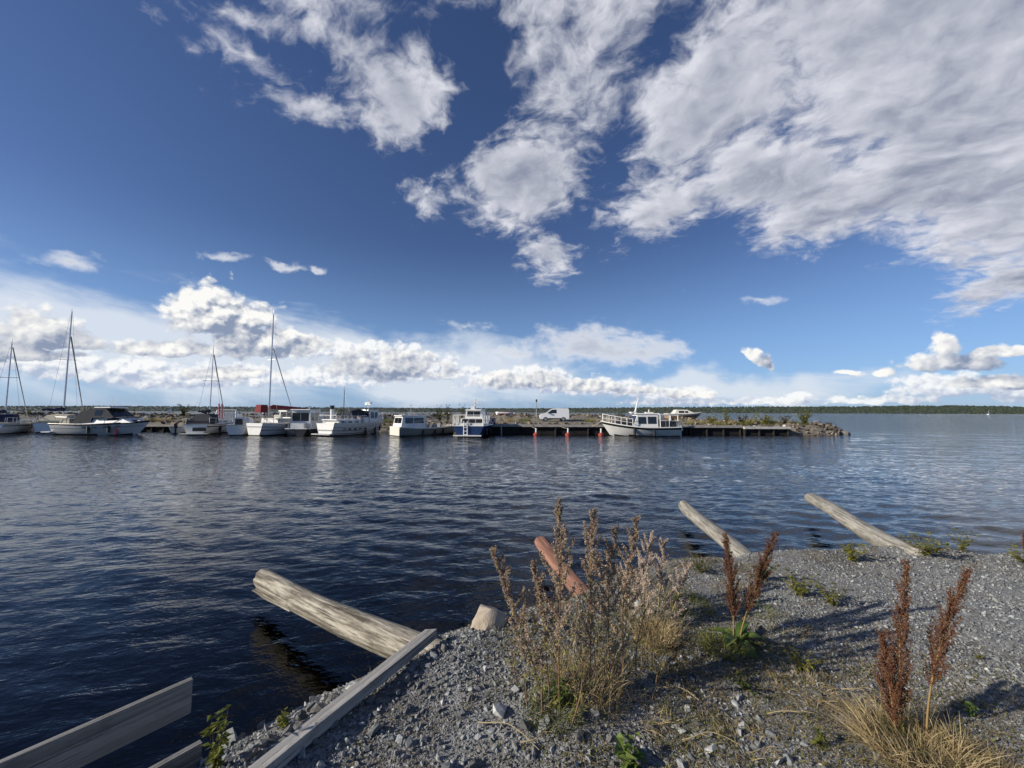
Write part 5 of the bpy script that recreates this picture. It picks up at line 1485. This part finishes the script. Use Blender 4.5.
def dock(px, py, tops, label, seed, rad, t0s, nleaf, leaf_len, group=None):
    b = gp(px, py); o = empty('dock_plant', (b.x, b.y, b.z - .01)); tag(o, label, 'dock plant', group)
    g = np.random.default_rng(seed)
    for i, ((tx, ty, ox), t0) in enumerate(zip(tops, t0s)):
        top = at_y(tx, ty, b.y); k1, k2 = Kit(seed + i * 7), Kit(seed + i * 7 + 1)
        C = stem_curve(top.z - b.z, (top.x - b.x - ox, g.normal(0, .04)), g, 14, .008) + np.array([ox, 0, 0])
        plume(k1, k2, C, t0, rad, g)
        so = k2.make('stem', leafy('dock_stem', (0.20, 0.12, 0.05), (0.34, 0.24, 0.10), .6, .0), o, True)
        k1.make('seed_plume', DOCK_SEED, so)
    for i in range(nleaf):
        a = i * 2.4 + g.normal(0, .3); L = leaf_len * g.uniform(.6, 1.15); W = L * g.uniform(.2, .28)
        k = Kit(seed + 90 + i); n = 8; rows = []
        el_ = g.uniform(.35, 1.1); d = np.array([math.cos(a) * math.cos(el_), math.sin(a) * math.cos(el_), math.sin(el_)]); sd = np.array([-math.sin(a), math.cos(a), 0])
        for j in range(n + 1):
            t = j / n; c = d * L * t + np.array([math.cos(a) * .2, math.sin(a) * .2, -.75]) * L * t * t * .8; w = W * (math.sin(PI * min(1, t * .95 + .05)) ** .8) / 2 + .002
            wav = .10 * W * math.sin(t * 14 + i)
            rows += [c + sd * w + np.array([0, 0, w * .35 + wav]), c, c - sd * w + np.array([0, 0, w * .35 - wav])]
        F = []
        for j in range(n): F += [(3*j, 3*j+1, 3*j+4, 3*j+3), (3*j+1, 3*j+2, 3*j+5, 3*j+4)]
        k.add(np.array(rows), F, g.uniform(.1, .9)); k.make('leaf', DOCK_LEAF, o, True)
    return o
dock(737, 641, [(729, 537, -.02), (772, 531, .03)], 'dock plant with two rusty brown plumes and green basal leaves, before a pale log', 500, .060, (.20, .26), 17, .26)
dock(905, 737, [(906, 562, -.01), (892, 640, -.04), (958, 567, .10)], 'dock plant nearest the camera with tall dark brown plumes in dry grass, at right', 540, .050, (.14, .10, .30), 4, .14)
dock(1027, 566, [(1023, 528, 0)], 'small brown dock plume cut off by the right edge of the photo', 580, .028, (.4,), 3, .12)

# leafy weeds and saplings
def leafy_weed(px, py, h, w, n, m, label, seed, leaf=(.02, .05), group=None, stem_m=None, name='leafy_weed', cat='weed', loc=None, ns=None):
    b = gp(px, py) if loc is None else Vector(loc); g = np.random.default_rng(seed)
    o = empty(name, (b.x, b.y, b.z - .005)); tag(o, label, cat, group)
    ks, kl = Kit(seed), Kit(seed + 1); ns = ns or max(3, int(n / 14))
    per = int(n / ns)
    for i in range(ns):
        a = g.uniform(0, 6.28); r = w * math.sqrt(g.uniform(0, 1)) * .55
        C = stem_curve(h * g.uniform(.5, 1.05), (math.cos(a) * r, math.sin(a) * r), g, 7, .01 * h)
        ks.tube(C, max(.0016, h * .006), .0008, g.uniform(.2, .8), 3)
        t = g.uniform(.12, 1.0, per); aa = g.uniform(0, 6.28, per)
        d = np.stack([np.cos(aa), np.sin(aa), g.uniform(-.1, .7, per)], 1)
        kl.leaves(on_curve(C, t), d, np.array([0, 0, 1.0]) + g.normal(0, .3, (per, 3)), g.uniform(*leaf, per), g.uniform(*leaf, per) * .55, g.uniform(0, 1, per), .25)
    ks.make('stem', stem_m or STEM_RED, o, True); kl.make('foliage', m, o)
    return o
leafy_weed(214, 772, .26, .10, 110, WEED, 'leafy yellow green sapling at the foot of the rim, between board railing and timber', 600, (.025, .055))
leafy_weed(283, 728, .13, .10, 60, WEED, 'low leafy shoot behind the timber, above the dark water', 604, (.02, .04))
leafy_weed(632, 770, .12, .16, 40, DOCK_LEAF, 'bright green leafy weed at the bottom edge, below the tall stalks', 608, (.04, .09))
leafy_weed(853, 562, .26, .26, 170, YELB, 'small yellow leaved weed at the rim, left of the farthest right log', 612, (.03, .06))
leafy_weed(925, 556, .24, .45, 300, YELB, 'wide yellow green weed patch at the rim, right of the farthest right log', 616, (.03, .06))
leafy_weed(962, 552, .26, .36, 170, WEED, 'green weed at the rim between the wide yellow patch and the right edge', 620, (.03, .05))
leafy_weed(1018, 562, .24, .3, 90, YELB, 'yellow green weed at the right edge of the photo', 622, (.03, .05))
leafy_weed(800, 596, .20, .34, 220, WEED, 'yellow green weed patch on gravel right of the rusty plumes', 624, (.025, .05))
leafy_weed(832, 606, .20, .24, 150, WEED, 'round leafy weed on gravel, right neighbour of the yellow green patch', 628, (.025, .05))
leafy_weed(765, 580, .20, .3, 160, GREENB, 'dull green weed behind the rusty plumes at the end of a pale log', 630, (.025, .05))
leafy_weed(700, 572, .18, .4, 220, GREENB, 'low olive weed beside the pale seed heads on the rim', 634, (.02, .04))
leafy_weed(802, 672, .13, .18, 110, WEED, 'small olive weed on brown grass in the middle of the bank', 638, (.02, .04))
leafy_weed(822, 748, .09, .09, 50, WEED, 'small green weed near the bottom edge, left of the dry grass tuft', 642, (.02, .035))
leafy_weed(980, 660, .05, .06, 24, WEED, 'tiny green sprig on bare gravel right of the tall plumes', 646, (.015, .03))
leafy_weed(972, 716, .10, .10, 40, DOCK_LEAF, 'green leafy shoot behind the dry grass tuft at right', 650, (.02, .045))
leafy_weed(745, 690, .12, .34, 160, GREENB, 'low olive weeds below the rusty plumes', 654, (.015, .035))
leafy_weed(560, 705, .16, .16, 120, DOCK_LEAF, 'green basal leaves at the foot of the tallest stalk', 658, (.02, .05))

def tuft(px, py, r, h, n, m, label, seed, parent_name='grass_tuft', lean=.9, w=.0035):
    b = gp(px, py); g = np.random.default_rng(seed)
    k = Kit(seed); rr = r * np.sqrt(g.uniform(0, 1, n)) * .6; a = g.uniform(0, 6.28, n)
    P = np.stack([rr * np.cos(a), rr * np.sin(a), np.zeros(n)], 1)
    P[:, 2] = ground_z(b.x + P[:, 0], b.y + P[:, 1]) - b.z - .005
    a2 = a + g.normal(0, .9, n); l = g.uniform(.05, lean, n)
    D = np.stack([np.cos(a2) * l, np.sin(a2) * l, np.ones(n)], 1)
    k.blades(P, D, h * g.uniform(.4, 1.1, n), w * g.uniform(.5, 1.3, n), g.uniform(.05, .6, n), g.uniform(0, 1, n), 4)
    o = k.make(parent_name, m); o.location = b
    tag(o, label, 'grass'); return o
tuft(925, 757, .40, .20, 1500, DRY, 'dry straw coloured grass tuft around the nearest dock plant at bottom right', 700, lean=1.7)
tuft(990, 775, .26, .14, 400, DRY, 'smaller straw coloured tuft in the bottom right corner', 704, lean=1.8)
tuft(935, 748, .30, .12, 420, GRASS_G, 'green grass mixed into the straw tuft of the nearest dock plant', 706, lean=1.5)
tuft(590, 690, .30, .30, 450, DRY, 'pale dry grass standing among the tall stalks', 708, lean=.7)
tuft(725, 652, .22, .16, 420, GRASS_G, 'olive green grass around the base of the two rusty dock plumes', 716, lean=1.2)
tuft(690, 606, .30, .14, 420, GRASS_G, 'low olive grass between the pale seed heads and the rusty dock plumes', 720, lean=1.3)
tuft(555, 716, .22, .16, 320, GRASS_G, 'low green grass at the foot of the tall stalks', 724, lean=1.2)
tuft(655, 640, .25, .26, 500, DRY, 'straw coloured grass below the pale seed heads', 712, lean=.7)

for i, (px, py, r, h, n, m) in enumerate([(668, 664, .26, .11, 260, DRYB), (640, 716, .26, .10, 260, DRY), (700, 690, .30, .09, 280, DRYB), (772, 656, .26, .09, 240, GRASS_G), (805, 690, .28, .10, 260, DRY), (690, 732, .28, .08, 240, GRASS_G),
                                          (790, 626, .24, .09, 200, DRYB), (760, 612, .24, .10, 220, GRASS_G), (850, 662, .22, .08, 180, DRYB), (735, 592, .30, .10, 240, DRY), (840, 720, .26, .09, 220, DRYB), (750, 745, .24, .08, 200, DRY)]):
    tuft(px, py, r, h, n, m, 'low withered grass tuft scattered over the gravel bank', 1200 + i, lean=2.0, w=.003)['group'] = 'low withered grass tufts on the bank'
def stalk(px, py, L, ang, label, seed):
    b = gp(px, py); g = np.random.default_rng(seed); k = Kit(seed); n = 9; P = []
    for i in range(n):
        t = i / (n - 1); x, y = b.x + math.cos(ang) * L * t, b.y + math.sin(ang) * L * t + .02 * math.sin(t * 5 + seed)
        P.append((x - b.x, y - b.y, float(ground_z(x, y)) - b.z + .016 + .02 * math.sin(t * 3)))
    k.tube(np.array(P), .0035, .0015, .8, 5)
    for j in range(4):
        i = 2 + j; q = np.array(P[i]); d = np.array([math.cos(ang + (-1) ** j * .7), math.sin(ang + (-1) ** j * .7), .25]) * L * .16
        k.tube(np.stack([q, q + d * .5, q + d]), .0016, .0008, .7, 4)
    o = k.make('dead_stalk', PALE_STEM, None, True); o.location = b; tag(o, label, 'stalk', 'dead stalks lying on the gravel')
for i, (px, py, L, an) in enumerate([(478, 722, .34, -.5), (640, 700, .25, .3), (700, 705, .22, 2.2), (770, 720, .28, .1), (520, 748, .2, .4), (840, 690, .2, -.3), (680, 740, .26, -.2)]):
    stalk(px, py, L, an, 'thin straw coloured dead stalk lying on the gravel', 960 + i)

# short brown grass and trampled stalks over the middle of the bank
def ground_cover():
    g = np.random.default_rng(81); n = 230000
    x = g.uniform(-1.2, 7, n); y = g.uniform(1.1, 5.4, n)
    px = 512 + F_PX * x / y
    s = shore_s(x, y)
    dens = np.exp(-((x - .9) / .95) ** 2 - ((y - 2.5) / 1.0) ** 2) * 1.6 + .7 * np.exp(-((x - 2.0) / 1.0) ** 2 - ((y - 2.2) / .5) ** 2) + .8 * np.exp(-((x - 1.6) / 1.0) ** 2 - ((y - 4.0) / .5) ** 2) + .3 * np.exp(-((x - 4.5) / 1.6) ** 2 - ((s + .25) / .3) ** 2)
    dens *= np.clip(.5 + 2.0 * (vnoise(x, y, .30, 51) + .6 * vnoise(x, y, .1, 52)) + .25, 0, 1.3)
    keep = (g.uniform(0, 1, n) < dens) & (s < .15)
    x, y = x[keep], y[keep]; n = len(x)
    P = np.stack([x, y, ground_z(x, y) - .003], 1); a = g.uniform(0, 6.28, n); l = g.uniform(.3, 2.0, n)
    D = np.stack([np.cos(a) * l, np.sin(a) * l, np.ones(n)], 1)
    k = Kit(82); k.blades(P, D, g.uniform(.018, .085, n), g.uniform(.0014, .0036, n), g.uniform(.1, .7, n), g.uniform(0, 1, n) ** 1.2, 2)
    o = k.make('ground_cover', DRYB); tag(o, 'short brown dead grass over the middle of the gravel bank', 'grass', kind='stuff')
    j = g.uniform(0, 1, n) < .24; m = j.sum()
    k = Kit(83); k.leaves(P[j] + np.array([0, 0, .006]), np.stack([np.cos(a[j]), np.sin(a[j]), g.uniform(.1, .9, m)], 1), np.array([0, 0, 1.0]) + g.normal(0, .4, (m, 3)), g.uniform(.01, .03, m), g.uniform(.004, .010, m), g.uniform(0, 1, m))
    o = k.make('creeping_herbs', GRASS_G); tag(o, 'tiny olive green creeping herbs in the brown grass of the bank', 'herbs', kind='stuff')
ground_cover()

# ------------------------------------------------------------------ bushes and tall weeds on the breakwater
JB = [(183, 419, 50.0, 404, 1.5, GREENB, 'dark green bush on the rocks above the dinghy', 420), (440, 419, 50.5, 405, 1.3, GREENB, 'green bush on the breakwater left of the blue tug boat, leftmost of two', 420),
      (448, 419, 51.5, 404, .8, GREENB, 'narrow green bush close to the blue tug boat, right one of two', 260), (805, 430, 42.2, 409, 1.5, YELB, 'bright yellow green bush beside the pale landing stage near the tip rocks', 620),
      (727, 424, 42.6, 409, 1.0, YELB, 'tall thin yellow green weed right of the cabin cruiser', 240), (652, 418, 56, 405, 2.0, YELB, 'rounded green bush behind the roof of the motor yacht', 520),
      (399, 418, 50, 411, 2.0, BROWNB, 'brown weedy bush behind the grey work boat', 340), (741, 425, 43.2, 413, 1.6, BROWNB, 'brown weed patch between the thin weed and the landing stage', 300),
      (765, 426, 43.0, 412, 1.8, YELB, 'yellowish weed patch behind the pale landing stage', 340), (785, 427, 42.6, 415, 1.5, BROWNB, 'brown weeds behind the right end of the landing stage', 260),
      (712, 424, 44, 414, 1.4, YELB, 'low yellow green weeds right under the cabin cruiser bow', 260), (829, 428, 42.5, 420, .8, BROWNB, 'low brown weed among the tip rocks', 120),
      (620, 418, 54, 409, 1.6, GREENB, 'dull green weeds behind the bow rail of the motor yacht', 240), (462, 416, 55, 403, .9, GREENB, 'thin dark shrub behind the blue tug boat', 240),
      (90, 420, 50, 408, 2.2, BROWNB, 'brown weeds on the rocks behind the canopied motor boat', 300), (30, 421, 50.5, 412, 3.4, GREENB, 'olive weeds on the rocks behind the sailing yacht at the left edge', 420), (340, 419, 49, 408, 1.6, GREENB, 'green weeds behind the old white boat', 240),
      (755, 424, 44.5, 409, .5, YELB, 'single thin stalk standing above the brown weeds', 60)]
for i, (px, py, d, ty, w, m, lab, n) in enumerate(JB):
    q = at_y(px, py, d); z = float(jet_z(q.x, q.y)); h = at_y(px, ty, d).z - z
    leafy_weed(0, 0, max(h, .4), w, n, m, lab, 800 + 3 * i, (.14, .30), None, STEM_RED, 'bush', 'bush', (q.x, q.y, z), ns=max(5, n // 22))

def jetty_tufts():
    g = np.random.default_rng(97)
    spots = [(693 + 9.3 * i + g.normal(0, 2), 42.6 + g.uniform(0, 2.2)) for i in range(12)] + [(150, 47.5), (165, 48), (390, 46), (420, 46.5), (510, 50), (525, 52), (590, 52), (610, 50)]
    for i, (px, d) in enumerate(spots):
        q = at_y(px, 425, d); n = 260
        r = np.sqrt(g.uniform(0, 1, n)) * .8; a = g.uniform(0, 6.28, n)
        x, y = q.x + r * np.cos(a), q.y + r * np.sin(a)
        P = np.stack([x - q.x, y - q.y, jet_z(x, y) - .02], 1); l = g.uniform(.05, .7, n); a2 = g.uniform(0, 6.28, n)
        k = Kit(900 + i); k.blades(P, np.stack([np.cos(a2) * l, np.sin(a2) * l, np.ones(n)], 1), g.uniform(.3, .85, n), g.uniform(.015, .04, n), g.uniform(.05, .5, n), g.uniform(0, 1, n), 3)
        o = k.make('grass_tuft', [YELGR, DRY, GRASS_G][i % 3]); o.location = (q.x, q.y, 0)
        tag(o, 'tall yellowing grass tuft growing among the stones of the breakwater', 'grass', 'grass tufts along the breakwater')
YELGR = leafy('yellow_grass', (0.13, 0.13, 0.03), (0.36, 0.32, 0.10), .7, .3)
jetty_tufts()
# ------------------------------------------------------------------ thin summer air between here and the far shore
def haze():
    o = build('haze', lambda bm: box(bm, (0, 0, 50), (25000, 25000, 110)), None)
    m = bpy.data.materials.new('haze_air'); m.use_nodes = True; nt = m.node_tree; nt.nodes.clear()
    out = nt.nodes.new('ShaderNodeOutputMaterial'); v = nt.nodes.new('ShaderNodeVolumePrincipled')
    v.inputs['Color'].default_value = (0.72, 0.85, 1.0, 1); v.inputs['Density'].default_value = 0.000009; v.inputs['Anisotropy'].default_value = 0.2
    nt.links.new(v.outputs[0], out.inputs['Volume'])
    o.data.materials.append(m); tag(o, 'thin bluish air over the lake', 'haze', kind='stuff')
haze()
